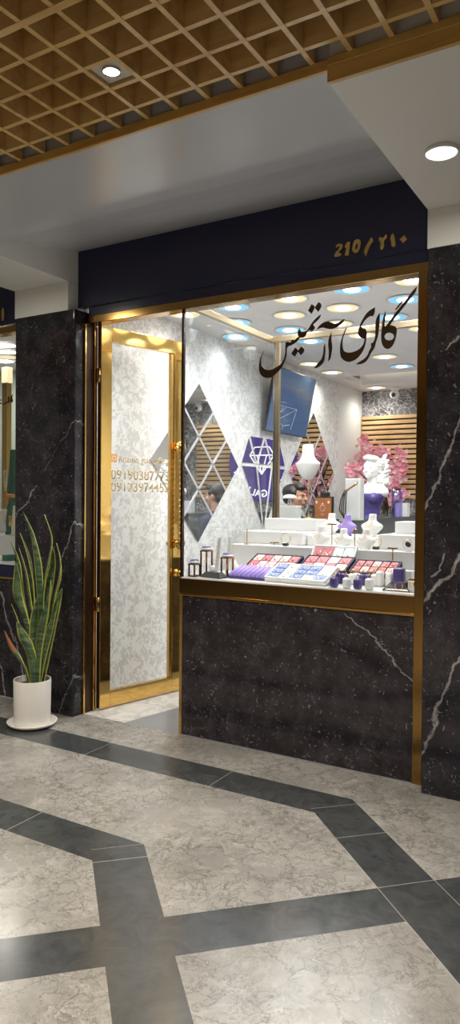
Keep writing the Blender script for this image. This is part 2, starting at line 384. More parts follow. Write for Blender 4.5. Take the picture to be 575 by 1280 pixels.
# gold lattice ceiling
bm = B(); x = -2.554 - 0.14675 * 30
while x < 2.0:
    bx(bm, x - 0.0095, x + 0.0095, -3.2, 2.375, ZL, ZL + 0.15); x += 0.14675
y = 2.284
ys = []
while y > -3.2:
    ys.append(y); y -= 0.1475
for i, y in enumerate(ys):
    w = 0.014 if i % 9 == 4 else 0.0095
    bx(bm, -7, 2.0, y - w, y + w, ZL + (0.002 if w < 0.01 else -0.002), ZL + 0.148)
struct('ceiling', bm, 'lattice', 'open gold egg crate lattice ceiling over the hall', 'ceiling')
struct('ceiling', bx(B(), -9, 5, -3.3, 2.6, 3.62, 3.7), 'darkvoid', 'dark void above the gold lattice', 'ceiling')
# curved plaster cove between lattice and sign panel
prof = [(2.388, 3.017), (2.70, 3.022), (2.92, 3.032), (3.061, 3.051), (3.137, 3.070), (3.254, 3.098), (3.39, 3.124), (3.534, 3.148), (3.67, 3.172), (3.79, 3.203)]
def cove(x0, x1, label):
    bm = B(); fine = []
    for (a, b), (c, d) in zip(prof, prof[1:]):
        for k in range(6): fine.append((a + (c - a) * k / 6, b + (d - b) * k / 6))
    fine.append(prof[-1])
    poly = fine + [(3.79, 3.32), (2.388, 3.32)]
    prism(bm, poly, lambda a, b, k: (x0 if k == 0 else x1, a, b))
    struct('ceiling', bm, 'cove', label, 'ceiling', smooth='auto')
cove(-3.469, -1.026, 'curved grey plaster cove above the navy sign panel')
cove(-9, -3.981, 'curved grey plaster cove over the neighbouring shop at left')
struct('trim_1', bx(B(), -3.469, -1.026, 2.372, 2.389, 3.014, 3.053, 0.002), 'gold_trim', 'thin gold edge strip between lattice and grey cove', 'trim')
bm = B(); bx(bm, -1.027, 2.0, 2.366, 2.384, 2.967, 3.022, 0.002); bx(bm, -1.027, 2.0, 2.362, 2.384, 3.0225, 3.053, 0.002)
struct('trim_2', bm, 'gold_trim', 'deeper gold edge strip in front of the right white soffit', 'trim')
bm = B(); bx(bm, -3.981, -3.469, 2.366, 2.384, 2.967, 3.053, 0.002)
struct('trim_3', bm, 'gold_trim', 'gold edge strip in front of the left white soffit', 'trim')
# soffits over the pillars
bm = B(); bx(bm, -1.026, 2.0, 2.384, 3.80, ZS, 3.34, 0.002); struct('ceiling', bm, 'soffit', 'white soffit over the right marble pillar with round light', 'soffit')
bm = B(); bx(bm, -1.026, 2.0, PY, 3.80, 2.772, ZS - 0.0005, 0.002); struct('wall_right', bm, 'soffit', 'short white wall strip above the right marble pillar', 'wall')
bm = B(); bx(bm, -3.981, -3.469, 2.384, 3.80, ZS, 3.34, 0.002); struct('ceiling', bm, 'soffit', 'white soffit over the left marble pillar', 'soffit')
bm = B(); bx(bm, -3.981, -3.469, PY, 3.80, 2.772, ZS - 0.0005, 0.002); struct('wall_left', bm, 'soffit', 'short white wall strip above the left marble pillar', 'wall')
# marble pillars
def v(px0, py0, px1, py1, w, Y=PY):
    a, b = at(px0, py0, 1, Y), at(px1, py1, 1, Y); return ((a.x, a.z), (b.x, b.z), w)
mr = black_marble('black_marble_right', [v(580, 520, 527, 645, 0.008), v(580, 688, 527, 758, 0.012), v(582, 795, 528, 945, 0.009), v(553, 690, 540, 722, 0.006), v(560, 440, 575, 420, .005)])
bm = B(); bx(bm, -1.02, 2.0, PY, 3.9, 0, 2.7715, 0.003); struct('wall_right', bm, mr, 'black marble pillar right of the display window', 'pillar')
ml = black_marble('black_marble_left', [v(106, 612, 76, 705, 0.006), v(46, 607, 18, 650, 0.005), v(103, 820, 70, 895, 0.005), v(108, 500, 55, 590, 0.002), v(10, 750, 30, 860, .008)])
bm = B(); bx(bm, -3.978, -3.405, PY, 3.87, 0, 2.7715); 
es = [e for e in bm.edges if abs(e.verts[0].co.x - e.verts[1].co.x) < 1e-5 and abs(e.verts[0].co.y - e.verts[1].co.y) < 1e-5 and e.verts[0].co.y < 3.7]
bmesh.ops.bevel(bm, geom=es, offset=0.012, segments=4, affect='EDGES', profile=0.5)
struct('wall_left', bm, ml, 'black marble pillar between the two shop fronts behind the plant', 'pillar', smooth='auto')
# hall behind the camera (seen only in reflections)
struct('wall_back', bx(B(), -9, 5, -3.4, -3.2, 0, 3.7), plain('far_shop_front', (0.20, 0.17, 0.14, 1), 0.35), 'opposite side of the hall', 'wall')

# ------------------------------------------------------------------ sign panel
sp = thing('sign_panel', 'dark navy lacquered fascia panel with bronze number 210 over the shop front', 'sign', (-2.28, FY, 2.805))
obj('panel', bx(B(), -1.25, 1.225, -0.012, 0.03, 0.008, 0.40, 0.002), 'navy', sp)
obj('lip', bx(B(), -1.25, 1.24, -0.016, 0.03, 0.0, 0.007, 0.001), 'navy', sp)
def fr(ox, oy, sc, pts): return [(ox + a / sc, oy + b / sc) for a, b in pts]
def onto(pxs, Y, ox, oz):
    r = []
    for a, b in pxs:
        p = at(a, b, 1, Y); r.append((p.x - ox, p.z - oz))
    return r
F = lambda pts: fr(415, 285, 11.5, pts)
G = lambda pts: fr(460, 280, 10.45, pts)
digits = [('digit', [F([(75, 290), (63, 270), (80, 243), (110, 233), (152, 240), (162, 265), (150, 300), (110, 345), (95, 372), (140, 365), (138, 402), (60, 422), (40, 412), (55, 365), (95, 320), (118, 280), (100, 270)])]),
          ('digit', [F([(192, 272), (230, 208), (268, 206), (262, 280), (247, 402), (192, 402), (205, 330), (218, 285), (203, 297)])]),
          ('digit', [F([(340, 178), (385, 168), (418, 195), (417, 260), (395, 330), (365, 365), (325, 360), (298, 325), (305, 260), (318, 210)]), F([(357, 232), (374, 238), (370, 290), (355, 318), (343, 300), (348, 262)])]),
          ('slash', [F([(468, 352), (482, 392), (492, 417), (506, 385), (560, 250), (597, 195), (590, 160), (568, 138)])]),
          ('digit', [G([(165, 165), (185, 185), (213, 178), (233, 143), (252, 150), (247, 190), (217, 225), (213, 300), (195, 342), (173, 337), (170, 290), (168, 240), (146, 213)])]),
          ('digit', [G([(330, 126), (350, 165), (362, 230), (361, 287), (345, 308), (318, 297), (310, 240), (298, 190), (305, 160)])]),
          ('digit', [G([(480, 153), (517, 205), (465, 257), (418, 205)])])]
for nm, polys in digits:
    me = splines_mesh([onto(p, FY - 0.016, -2.28, 2.805) for p in polys], 0.006)
    obj(nm, upright(me), 'gold_satin', sp, loc=(0, -0.018, 0))

# ------------------------------------------------------------------ shop front frame, glass and lettering
bm = B(); bx(bm, -3.40, -1.045, 3.752, 3.84, 2.69, 2.742, 0.003)
struct('trim_8', bx(B(), -3.38, -1.045, 3.758, 3.84, 2.743, 2.802), 'navy', 'dark navy recess strip between bronze head frame and sign panel', 'trim')
struct('trim_4', bm, 'gold_dark', 'bronze gold head frame over door and display window', 'trim')
struct('trim_5', bx(B(), -1.098, -1.045, 3.745, 3.84, 0.0, 2.69, 0.003), 'gold_dark', 'tall bronze gold jamb at right of the display window', 'trim')
struct('trim_9', bx(B(), -3.404, -3.398, 3.75, 3.87, 0, 2.69), 'brown_edge', 'bronze reveal beside the open shop door', 'trim')
bm = B(); bx(bm, -3.404, -3.388, 3.735, 3.749, 0, 2.69, 0.002); bx(bm, -3.397, -3.385, 3.83, 3.845, 0, 2.69, 0.002)
struct('trim_6', bm, 'gold', 'polished gold door jamb beside the left marble pillar', 'trim')
w1 = bpy.data.objects.new('window_1', None); COL.objects.link(w1); w1.location = (-1.85, 3.775, 1.0); tag(w1, 'large frameless display window with brown calligraphy', 'window', None, 'structure')
obj('pane', bx(B(), -0.742, 0.752, -0.005, 0.005, 0.002, 1.69), 'glass', w1)
obj('edge_profile', bx(B(), -0.757, -0.743, -0.014, 0.012, 0.0, 1.69, 0.002), 'brown_edge', w1)
CA = lambda p: fr(320, 400, 9.583, p)
CB = lambda p: fr(350, 370, 9.583, p)
CC = lambda p: fr(385, 390, 9.583, p)
CD = lambda p: fr(420, 375, 9.583, p)
CE = lambda p: fr(465, 350, 9.583, p)
letters = [
 [CA([(102, 356), (74, 425), (62, 500), (75, 555), (110, 590), (170, 598), (230, 575), (290, 535), (322, 490), (345, 430), (352, 380), (352, 320), (355, 268), (385, 262), (412, 268), (438, 236), (462, 242), (490, 215)]) + CB([(225, 492), (212, 455), (222, 410), (238, 383), (247, 415), (265, 430), (300, 425), (322, 415), (350, 378), (380, 328), (420, 278), (460, 243), (492, 222), (477, 260), (440, 302), (407, 332), (397, 345), (417, 375), (405, 402), (380, 420), (350, 412), (327, 432), (312, 467), (287, 494), (262, 499), (243, 497)]) + CA([(492, 257), (450, 288), (410, 308), (382, 320), (371, 345), (368, 420), (342, 500), (302, 578), (252, 633), (200, 677), (150, 694), (100, 687), (60, 657), (40, 607), (36, 550), (48, 480), (74, 405)])],
 [CB([(338, 175), (378, 98), (414, 127), (378, 214)])], [CB([(416, 140), (462, 73), (492, 95), (494, 130), (458, 190)])],
 [CB([(136, 690), (182, 618), (214, 650), (177, 729)])], [CB([(210, 660), (258, 603), (290, 640), (287, 665), (250, 710)])],
 [CC([(104, 214), (128, 175), (175, 135), (240, 113), (280, 127), (320, 137), (365, 128), (400, 105), (440, 83), (417, 127), (370, 167), (320, 195), (270, 205), (220, 198), (185, 188), (150, 192)])],
 [CC([(287, 238), (260, 285), (246, 340), (243, 400), (250, 470), (248, 530), (241, 592), (264, 565), (282, 490), (290, 420), (282, 350), (280, 290)])],
 [CC([(203, 376), (189, 420), (183, 490), (163, 560), (118, 615), (73, 677), (112, 667), (162, 632), (192, 590), (203, 530), (210, 440)])],
 [CD([(140, 302), (107, 390), (82, 470), (80, 560), (102, 613), (150, 630), (220, 618), (290, 578), (328, 528), (343, 467), (327, 462), (298, 452), (268, 420), (266, 385), (273, 348), (293, 288), (328, 218), (378, 148), (430, 108), (467, 86), (462, 150), (440, 192), (415, 192), (362, 227), (322, 282), (303, 322), (322, 338), (358, 353), (370, 400), (362, 470), (347, 550), (322, 612), (272, 682), (210, 727), (150, 742), (95, 722), (60, 682), (48, 610), (53, 530), (73, 450), (103, 370)])],
 [CD([(524, 155), (493, 200), (473, 280), (473, 380), (463, 470), (443, 510), (418, 520), (423, 560), (398, 610), (378, 660), (338, 705), (288, 735), (238, 770), (300, 768), (352, 742), (392, 692), (422, 632), (457, 582), (477, 512), (502, 430), (517, 320), (524, 220)])],
 [CE([(160, 370), (138, 440), (123, 520), (113, 620), (110, 700), (123, 772), (155, 817), (200, 824), (242, 792), (277, 720), (294, 640), (294, 580), (272, 553), (217, 543), (242, 502), (302, 422), (382, 322), (462, 222), (522, 142), (540, 78), (498, 118), (438, 198), (358, 298), (278, 398), (198, 510), (163, 560), (150, 550), (154, 490), (164, 410)]),
  CE([(207 + 57 * math.cos(-a * PI / 4), 678 + 46 * math.sin(-a * PI / 4)) for a in range(8)])],
 [CE([(380, 228), (348, 260), (298, 325), (273, 357), (287, 357), (322, 322), (367, 262)])]]
wl = thing('window_lettering', 'dark brown Persian calligraphy on the upper display window glass', 'lettering', (-1.62, 3.767, 2.45))
for polys in letters:
    me = splines_mesh([onto(p, 3.767, -1.62, 2.45) for p in polys], 0.0015)
    obj('letter', upright(me), 'letter', wl)

# display counter
vm = [v(432, 765, 522, 858, 0.005, FY)]
ctr = thing('display_counter', 'black marble counter base with gold edge strips under the display window', 'counter', (-1.84, FY, 0))
mc = black_marble('black_marble_counter', [((a[0] + 1.84, a[1]), (b[0] + 1.84, b[1]), w) for a, b, w in vm], base=(0.017, 0.013, 0.016, 1))
obj('marble_panel', bx(B(), -0.742, 0.742, 0.0, 0.05, 0.0, 0.885, 0.002), mc, ctr)
obj('gold_strip', bx(B(), -0.765, -0.743, -0.004, 0.05, 0.0, 0.885, 0.002), 'gold_satin', ctr)
obj('gold_strip', bx(B(), 0.743, 0.752, -0.004, 0.05, 0.0, 0.885, 0.002), 'gold_satin', ctr)
obj('gold_strip', bx(B(), -0.77, 0.752, -0.008, 0.05, 0.886, 0.899, 0.002), 'gold', ctr)
obj('gold_band', bx(B(), -0.77, 0.752, -0.003, 0.05, 0.8995, 0.992, 0.002), 'gold_dark', ctr)
obj('counter_top', bx(B(), -0.75, 0.742, 0.0, 1.13, 0.9925, 1.001), 'acryl', ctr)
obj('side_panel', bx(B(), -0.765, -0.742, 0.051, 1.13, 0.0, 0.991), mc, ctr)
obj('back_panel', bx(B(), -0.741, 0.742, 1.10, 1.13, 0.0, 0.991), 'white', ctr)

# glass case inside the window
gc = thing('glass_case', 'gold framed glass enclosure around the stepped window display', 'display case', (-2.588, 3.80, 1.0))
obj('beam', bx(B(), 0.02, 0.05, 0.045, 1.08, 1.69, 1.732, 0.003), 'champagne', gc)
obj('beam', bx(B(), 0.02, 1.488, 1.081, 1.112, 1.69, 1.732, 0.003), 'champagne', gc)
obj('post', bx(B(), 0.074, 0.104, 1.081, 1.112, 0.002, 1.689, 0.003), 'champagne', gc)
obj('post_facing', bx(B(), 0.052, 0.0735, 1.084, 1.112, 0.002, 1.689, 0.003), 'steel', gc)
obj('pane', bx(B(), -0.004, 0.004, 0.02, 1.08, 0.002, 1.689), 'glass', gc)
obj('pane', bx(B(), 0.105, 0.74, 1.095, 1.103, 0.358, 1.684), 'glass', gc)

# ------------------------------------------------------------------ door
dth = math.radians(76.2)
door = bpy.data.objects.new('door_1', None); COL.objects.link(door); door.location = (-3.372, 3.862, 0); door.rotation_euler = (0, 0, dth)
tag(door, 'gold framed glass shop door standing open inwards', 'door', None, 'structure')
DT = 0.022
obj('stile', bx(B(), 0.0, 0.092, -DT, DT, 0.012, 2.70, 0.003), 'gold', door)
obj('stile', bx(B(), 0.672, 0.775, -DT, DT, 0.012, 2.70, 0.003), 'gold', door)
obj('rail', bx(B(), 0.0925, 0.6715, -DT, DT, 2.60, 2.70, 0.003), 'gold', door)
obj('rail', bx(B(), 0.0925, 0.6715, -DT, DT, 0.012, 0.125, 0.003), 'gold', door)
obj('glazing_bead', bx(B(), 0.645, 0.6715, -0.016, 0.016, 0.1255, 2.5995, 0.003), 'gold_satin', door)
obj('pane', bx(B(), 0.0925, 0.6445, -0.005, 0.005, 0.1255, 2.5995), 'glass', door)
for zz in (0.75, 2.35):
    obj('hinge', tube(B(), [(-0.012, -0.012, zz - 0.05), (-0.012, -0.012, zz + 0.05)], 0.011), 'gold_dark', door, True)
hy = -0.07; HU = 0.70
hd = obj('pull_handle', None or tube(B(), [(HU, hy, 1.17 + 0.70 * i / 40) for i in range(41)] if False else [(HU, hy, 1.17 + 0.70 * i / 80) for i in range(81)], [0.015 + 0.004 * math.sin(i * 1.3) for i in range(81)], 12), 'gold_satin', door, True)
for zt, sgn in ((1.87, 1), (1.17, -1)):
    bm = B()
    tube(bm, [(HU, -0.02, zt), (HU, -0.05, zt + 0.01 * sgn), (HU, hy, zt)], [0.017, 0.013, 0.016], 12)
    for k in range(7):
        a = PI * k / 6; ell(bm, (HU + 0.036 * math.cos(a), hy, zt + sgn * (0.01 + 0.038 * math.sin(a))), (0.015, 0.011, 0.018), Matrix.Rotation(a, 3, 'Y'))
    ell(bm, (HU, hy, zt + 0.018 * sgn), (0.022, 0.016, 0.03)); ell(bm, (HU, hy, zt + sgn * 0.06), 0.008)
    lathe(bm, [(0, 0), (0.022, 0), (0.022, 0.008), (0, 0.008)], (0, 0, 0)) if False else None
    obj('handle_ornament', bm, 'gold', hd, True)
lk = lathe(B(), [(0, 0), (0.028, 0), (0.03, 0.006), (0.018, 0.014), (0.014, 0.034), (0.026, 0.044), (0.022, 0.058), (0, 0.062)])
for vv in lk.verts: vv.co = Vector((0.705 + vv.co.x, -DT - vv.co.z, 0.925 + vv.co.y))
obj('lock', lk, 'gold', door, True)
kb = lathe(B(), [(0, 0), (0.018, 0), (0.02, 0.006), (0.010, 0.012), (0.010, 0.022), (0.021, 0.03), (0.019, 0.042), (0, 0.046)])
for vv in kb.verts: vv.co = Vector((0.69 + vv.co.x, DT + vv.co.z, 1.147 + vv.co.y))
obj('knob', kb, 'gold', door, True)
dl = obj('lettering', upright(text_mesh('Artemis_gold_gallery', 0.052, 0.001, 0.47, 0, 0.008)), 'door_letter', door, loc=(0.165, -0.0055, 1.757))
obj('lettering', upright(text_mesh('09190387773', 0.072, 0.001, 0.54, 0, 0.008)), 'door_letter', door, loc=(0.10, -0.0055, 1.633))
obj('lettering', upright(text_mesh('09123974452', 0.072, 0.001, 0.54, 0, 0.008)), 'door_letter', door, loc=(0.10, -0.0055, 1.545))
lg = obj('emblem', bx(B(), 0.10, 0.15, -0.0065, -0.0055, 1.752, 1.812, 0.0), 'orange_box', door)
ringb = B()
for i in range(16):
    a0 = 2 * PI * i / 16; a1 = 2 * PI * (i + 1) / 16
    q = [(0.125 + r * math.cos(a), -0.0075, 1.782 + r * math.sin(a)) for a, r in ((a0, 0.012), (a1, 0.012), (a1, 0.017), (a0, 0.017))]
    ringb.faces.new([ringb.verts.new(p) for p in q])
obj('emblem_ring', ringb, 'white', lg)

# ------------------------------------------------------------------ shop interior
XW, XR, YB, ZC = -3.5, -0.45, 9.38, 2.975
struct('wall_left', bx(B(), XW - 0.1, XW, 3.88, 8.55, 0, ZC), 'damask', 'left shop wall in white damask wallpaper', 'wall')
struct('wall_left', bx(B(), XW - 0.1, XW - 0.001, 8.551, YB, 0, ZC), 'white', 'plain white end of the left shop wall', 'wall')
struct('wall_right', bx(B(), XR, XR + 0.1, 3.9, YB, 0, ZC), 'white', 'right shop wall hidden behind the pillar', 'wall')
struct('wall_back', bx(B(), XW, XR, YB, YB + 0.1, 0, ZC), 'silver', 'back shop wall of veined grey marble', 'wall')
bm = B(); bx(bm, XW - 0.1, XR + 0.1, 3.80, 8.15, ZC, ZC + 0.06); bx(bm, XW - 0.1, XR + 0.1, 8.80, YB + 0.1, ZC, ZC + 0.06)
bx(bm, XW - 0.1, -3.3, 8.15, 8.80, ZC, ZC + 0.06); bx(bm, -0.6, XR + 0.1, 8.15, 8.8, ZC, ZC + 0.06)
bx(bm, -3.32, -0.58, 8.13, 8.86, ZC + 0.17, ZC + 0.2); bx(bm, -3.32, -0.58, 8.80, 8.86, ZC + 0.06, ZC + 0.17); bx(bm, -3.32, -0.58, 8.13, 8.15, ZC + 0.06, ZC + 0.17)
struct('ceiling', bm, 'ceil', 'white shop ceiling with a recessed lit cove', 'ceiling')
tag(obj('led_strip', bx(B(), -3.3, -0.6, 8.76, 8.79, ZC + 0.155, ZC + 0.168), 'led'), 'warm light strip inside the recessed ceiling cove at the back', 'light')
tag(obj('wood_slat_panel', None or (lambda b: b)(bx(B(), XW + 0.005, -0.8, YB - 0.012, YB - 0.002, 1.52, 2.635)), 'slat_back'), 'pine slat wall panel behind the pink blossoms', 'wall panel')
slp = bpy.data.objects['wood_slat_panel']
bm = B(); z = 2.63; k = 0
while z > 1.55:
    bx(bm, XW + 0.006, -0.8, YB - 0.04 - 0.002 * (k % 2), YB - 0.0125, z - 0.046, z, 0.004); z -= 0.0665; k += 1
obj('slats', bm, 'slat', slp)
bc = thing('back_counter', 'pale grey low counter along the back wall below the pine slats', 'counter', (-1.9, 9.1, 0))
obj('cabinet', bx(B(), -0.55, 1.2, -0.15, 0.27, 0.0, 1.1, 0.004), 'white', bc); obj('top', bx(B(), -0.57, 1.22, -0.17, 0.275, 1.1005, 1.13, 0.003), 'acryl', bc)
# mirrors on the left wall
def dia_mirror(yc, zc, hw, hh, label):
    t = thing('diamond_mirror', label, 'mirror', (XW, yc, zc), 0, 'mirrors on the left wall')
    prism(bmm := B(), [(-hw, 0), (0, hh), (hw, 0), (0, -hh)], lambda a, b, k: (0.002 + 0.006 * k, a, b))
    obj('mirror_glass', bmm, 'mirror', t)
    for s in (-1, 1):
        for q in (-1 / 3, 1 / 3):
            b2 = B(); e = 0.011
            # lines parallel to the diamond's edges
            c0 = (q * hw, s * -hh * (1 - abs(q))) ; mid = Vector((q * hw / 2 * 1, s * q * hh / 2 * 1)) * 1.0
            d = Vector((hw, -s * hh)) * 0.5; cpt = Vector((q * hw * 0.5, s * q * hh * 0.5)); nrm = Vector((s * hh, hw)).normalized() * e
            pts = [cpt - d - nrm, cpt + d - nrm, cpt + d + nrm, cpt - d + nrm]
            prism(b2, [(p.x, p.y) for p in pts], lambda a, b, k: (0.0085 + 0.003 * k, a, b))
            obj('bevel_strip', b2, 'bevel', t)
    return t
dia_mirror(5.315, 1.81, 0.70, 0.70, 'large diamond shaped mirror on the damask wall nearest the glass door')
dia_mirror(7.76, 1.81, 0.645, 0.71, 'diamond shaped mirror on the damask wall behind the pole necklace bust')
gm = thing('gem_mirror', 'cut gem shaped mirror of triangular facets between the two diamond mirrors', 'mirror', (XW, 6.55, 1.84), 0, 'mirrors on the left wall')
g = 0.5; gap = 0.036
def shrink(p, d):
    c = Vector((sum(a for a, b in p) / len(p), sum(b for a, b in p) / len(p))); out = []
    n = len(p); ar = sum(p[i][0] * p[(i + 1) % n][1] - p[(i + 1) % n][0] * p[i][1] for i in range(n))
    if ar < 0: p = p[::-1]
    for i in range(n):
        a, b, cc = Vector(p[i - 1]), Vector(p[i]), Vector(p[(i + 1) % n])
        e1 = (b - a).normalized(); e2 = (cc - b).normalized(); n1 = Vector((-e1.y, e1.x)); n2 = Vector((-e2.y, e2.x))
        bi = (n1 + n2).normalized(); out.append(tuple(b + bi * (d / max(0.15, bi.dot(n1)))))
    return out
T, L0 = 0.30, -0.70
fac = [[(-g, 0), (-g + g / 3, T), (-g + 2 * g / 3, 0)], [(-g + g / 3, T), (0, T), (-g + 2 * g / 3, 0)], [(-g + 2 * g / 3, 0), (0, T), (g - 2 * g / 3, 0)], [(0, T), (g - g / 3, T), (g - 2 * g / 3, 0)], [(g - 2 * g / 3, 0), (g - g / 3, T), (g, 0)],
       [(-g, 0), (-g + 2 * g / 3, 0), (0, L0)], [(-g + 2 * g / 3, 0), (g - 2 * g / 3, 0), (0, L0)], [(g - 2 * g / 3, 0), (g, 0), (0, L0)]]
for f_ in fac:
    prism(b3 := B(), shrink(f_, gap / 2), lambda a, b, k: (0.002 + 0.006 * k, a, b)); obj('facet', b3, 'mirror', gm)
# television on the left wall, tilted down
tv = thing('wall_television', 'flat television tilted down from the left shop wall', 'television', (-3.40, 6.92, 2.52), 0)
tv.rotation_euler = (0, math.radians(11), 0)
obj('housing', bx(B(), 0.0, 0.035, -0.49, 0.49, -0.33, 0.33, 0.006), 'black', tv)
obj('screen', bx(B(), 0.0355, 0.037, -0.48, 0.48, -0.32, 0.32), 'screen', tv)
bpy.context.view_layer.update()
tvm = tv.matrix_world.copy(); tvi = tvm.inverted(); o_ = tvi @ Vector((0, 0, EYE))
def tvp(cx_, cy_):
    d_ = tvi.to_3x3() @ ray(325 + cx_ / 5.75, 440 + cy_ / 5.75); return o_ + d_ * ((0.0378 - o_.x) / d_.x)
tb = B()  # reflection on the screen, drawn as thin pale tubes
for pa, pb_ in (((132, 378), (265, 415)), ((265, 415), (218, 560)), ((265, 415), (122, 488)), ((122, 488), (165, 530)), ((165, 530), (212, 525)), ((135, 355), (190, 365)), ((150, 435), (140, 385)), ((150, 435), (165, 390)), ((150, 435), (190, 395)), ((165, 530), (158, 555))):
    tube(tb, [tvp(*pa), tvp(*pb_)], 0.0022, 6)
obj('screen_reflection', tb, 'ice', tv)
obj('bracket', bx(B(), -0.11, -0.001, -0.08, 0.08, 0.06, 0.16, 0.004), 'black', tv)
# ceiling downlights
DLN = [0]
def downlight(x, y, tint, label, power, z=ZC):
    t = thing('recessed_downlight', label, 'ceiling light', (x, y, z), 0, 'shop ceiling downlights')
    obj('trim_ring', lathe(B(), [(0.128, 0.0), (0.136, -0.004), (0.138, -0.008), (0.122, -0.010), (0.118, -0.004)], n=36), 'white', t, True)
    obj('glow_ring', lathe(B(), [(0.121, -0.0045), (0.09, -0.006), (0.06, -0.0065)], n=36), 'glow_' + tint, t, True)
    obj('lens', lathe(B(), [(0.061, -0.0065), (0.055, -0.012), (0, -0.013)], n=28), 'glow_white', t, True)
    lamp('downlight_lamp', (x, y, z - 0.03), power * 6.2, 0.09, (0.95, 0.97, 1.0) if tint == 'blue' else (1.0, 0.95, 0.86), 'SPOT', (0, 0, 0), 2.85)
rows = [('unseen added row against the window head', 3.93, [(-2.9, 'warm'), (-2.35, 'blue'), (-1.87, 'warm'), (-1.42, 'blue')]),  # rows at the window: unseen, added to light the fronts of displayed pieces
        ('unseen added row nearer the window', 4.345, [(-3.06, 'blue'), (-2.56, 'warm'), (-2.08, 'blue'), (-1.6, 'warm')]),
        ('front row over the window display', 4.775, [(-3.28, 'warm'), (-2.833, 'blue'), (-2.346, 'warm'), (-1.867, 'blue'), (-1.438, 'warm')]),
        ('second row', 5.205, [(-3.06, 'blue'), (-2.563, 'warm'), (-2.108, 'warm'), (-1.621, 'blue')]),
        ('third row', 5.655, [(-3.322, 'blue'), (-2.778, 'blue'), (-2.333, 'warm'), (-1.87, 'blue')]),
        ('fourth row', 6.15, [(-2.804, 'blue'), (-2.3, 'warm'), (-1.75, 'warm')]),
        ('fifth row', 7.175, [(-3.27, 'warm'), (-2.44, 'warm'), (-1.5, 'blue')]),
        ('sixth row', 7.775, [(-3.27, 'warm'), (-2.45, 'blue'), (-1.5, 'warm')]),
        ('back row beside the slat wall', 9.1, [(-3.2, 'warm'), (-2.2, 'warm'), (-1.2, 'warm')])]
ordn = ['first', 'second', 'third', 'fourth', 'fifth']
for nm, y, ls in rows:
    for i, (x, tint) in enumerate(ls):
        col = 'blue rimmed' if tint == 'blue' else 'warm rimmed'
        downlight(x, y, tint, '%s round downlight, %s from the left in the %s' % (col, ordn[i], nm), (3.2 if y < 4.5 else 5.3) * (0.45 if x < -2.85 and y < 6 else 1.0))
# security cameras at the back
for x, lab in ((-2.985, 'white ball security camera hanging under the ceiling above the pine slats'), (-0.93, 'second white ball security camera seen in the nearest diamond mirror')):
    t = thing('security_camera', lab, 'camera', (x, 9.2, ZC), 0, 'security cameras on the back ceiling')
    obj('mount', lathe(B(), [(0, 0), (0.06, 0), (0.06, -0.03), (0.035, -0.045), (0, -0.045)]), 'white', t, True)
    obj('ball', ell(B(), (0, -0.01, -0.095), 0.062), 'white', t, True)
    obj('lens', ell(B(), (0.0, -0.062, -0.105), (0.03, 0.014, 0.03)), 'black', t, True)
# purple round sign on the back wall (seen in the gem mirror)
ps = thing('logo_sign', 'backlit purple round gold gallery sign seen in the gem mirror', 'sign', (-1.98, YB - 0.055, 2.02))
pb = lathe(B(), [(0, 0), (0.56, 0), (0.56, 0.02), (0, 0.02)], n=48)
for q in pb.verts: q.co = Vector((q.co.x, -q.co.z, q.co.y))
obj('disc', pb, 'purple_lit', ps)
for word, mid, rad, flip in (('GOLD GALLERY', -PI / 2, 0.49, True),):
    for i, chx in enumerate(word):
        if chx == ' ': continue
        a = mid + (i - (len(word) - 1) / 2) * 0.235
        tm = upright(text_mesh(chx, 0.105, 0.004, None, 0, 0.012))
        for q in tm.verts: q.co.x -= 0.042
        bmesh.ops.rotate(tm, verts=tm.verts, cent=(0, 0, 0), matrix=Matrix.Rotation(-(a + PI / 2), 3, 'Y'))
        obj('letter', tm, 'letter_lit', ps, loc=(rad * math.cos(a), -0.021, rad * math.sin(a)))
bm = B()
for a, b in (((-0.2, 0.12), (0.2, 0.12)), ((-0.2, 0.12), (0, -0.16)), ((0.2, 0.12), (0, -0.16)), ((-0.2, 0.12), (-0.12, 0.24)), ((0.2, 0.12), (0.12, 0.24)), ((-0.12, 0.24), (0.12, 0.24)), ((-0.08, 0.12), (0, -0.16)), ((0.08, 0.12), (0, -0.16))):
    tube(bm, [(a[0], -0.024, a[1]), (b[0], -0.024, b[1])], 0.008, 6)
obj('gem_emblem', bm, 'letter_lit', ps)

# ------------------------------------------------------------------ interior counter with glass top
ZT = 1.335
p1, p2, p3 = at(432, 651.5, 2, ZT), at(470, 647.5, 2, ZT), at(524, 642.0, 2, ZT)
p0 = at(350, 649, 2, ZT)
outline = [(p0.x, p0.y), (p1.x - 0.3, p1.y + 0.0), (p1.x, p1.y), (p1.x * .55 + p2.x * .45, p1.y * .6 + p2.y * .4), (p2.x, p2.y), (p3.x, p3.y), (p3.x - 0.35, p3.y + 0.15), (p2.x - 0.42, p2.y + 0.55), (p1.x - 0.40, p1.y + 0.62), (p0.x, p0.y + 0.55)]
ic = thing('service_counter', 'slate grey service counter with glass top behind the window display', 'counter', (0, 0, 0))
prism(bm := B(), outline, lambda a, b, k: (a, b, ZT - 0.012 + 0.012 * k)); obj('glass_top', bm, 'glass_edge', ic)
ctrp = Vector((sum(a for a, b in outline) / len(outline), sum(b for a, b in outline) / len(outline)))
ins = [((Vector(p) - ctrp) * 0.93 + ctrp) for p in outline]
prism(bm := B(), [(p.x, p.y) for p in ins], lambda a, b, k: (a, b, 0.0 + (ZT - 0.0125) * k)); obj('cabinet', bm, 'grey_cab', ic)
for px, py in ((481, 659), (500, 660)):
    q = at(px, py, 1, 5.9); obj('knob', ell(B(), (q.x, q.y, q.z), 0.012), 'white', ic, True) if False else None

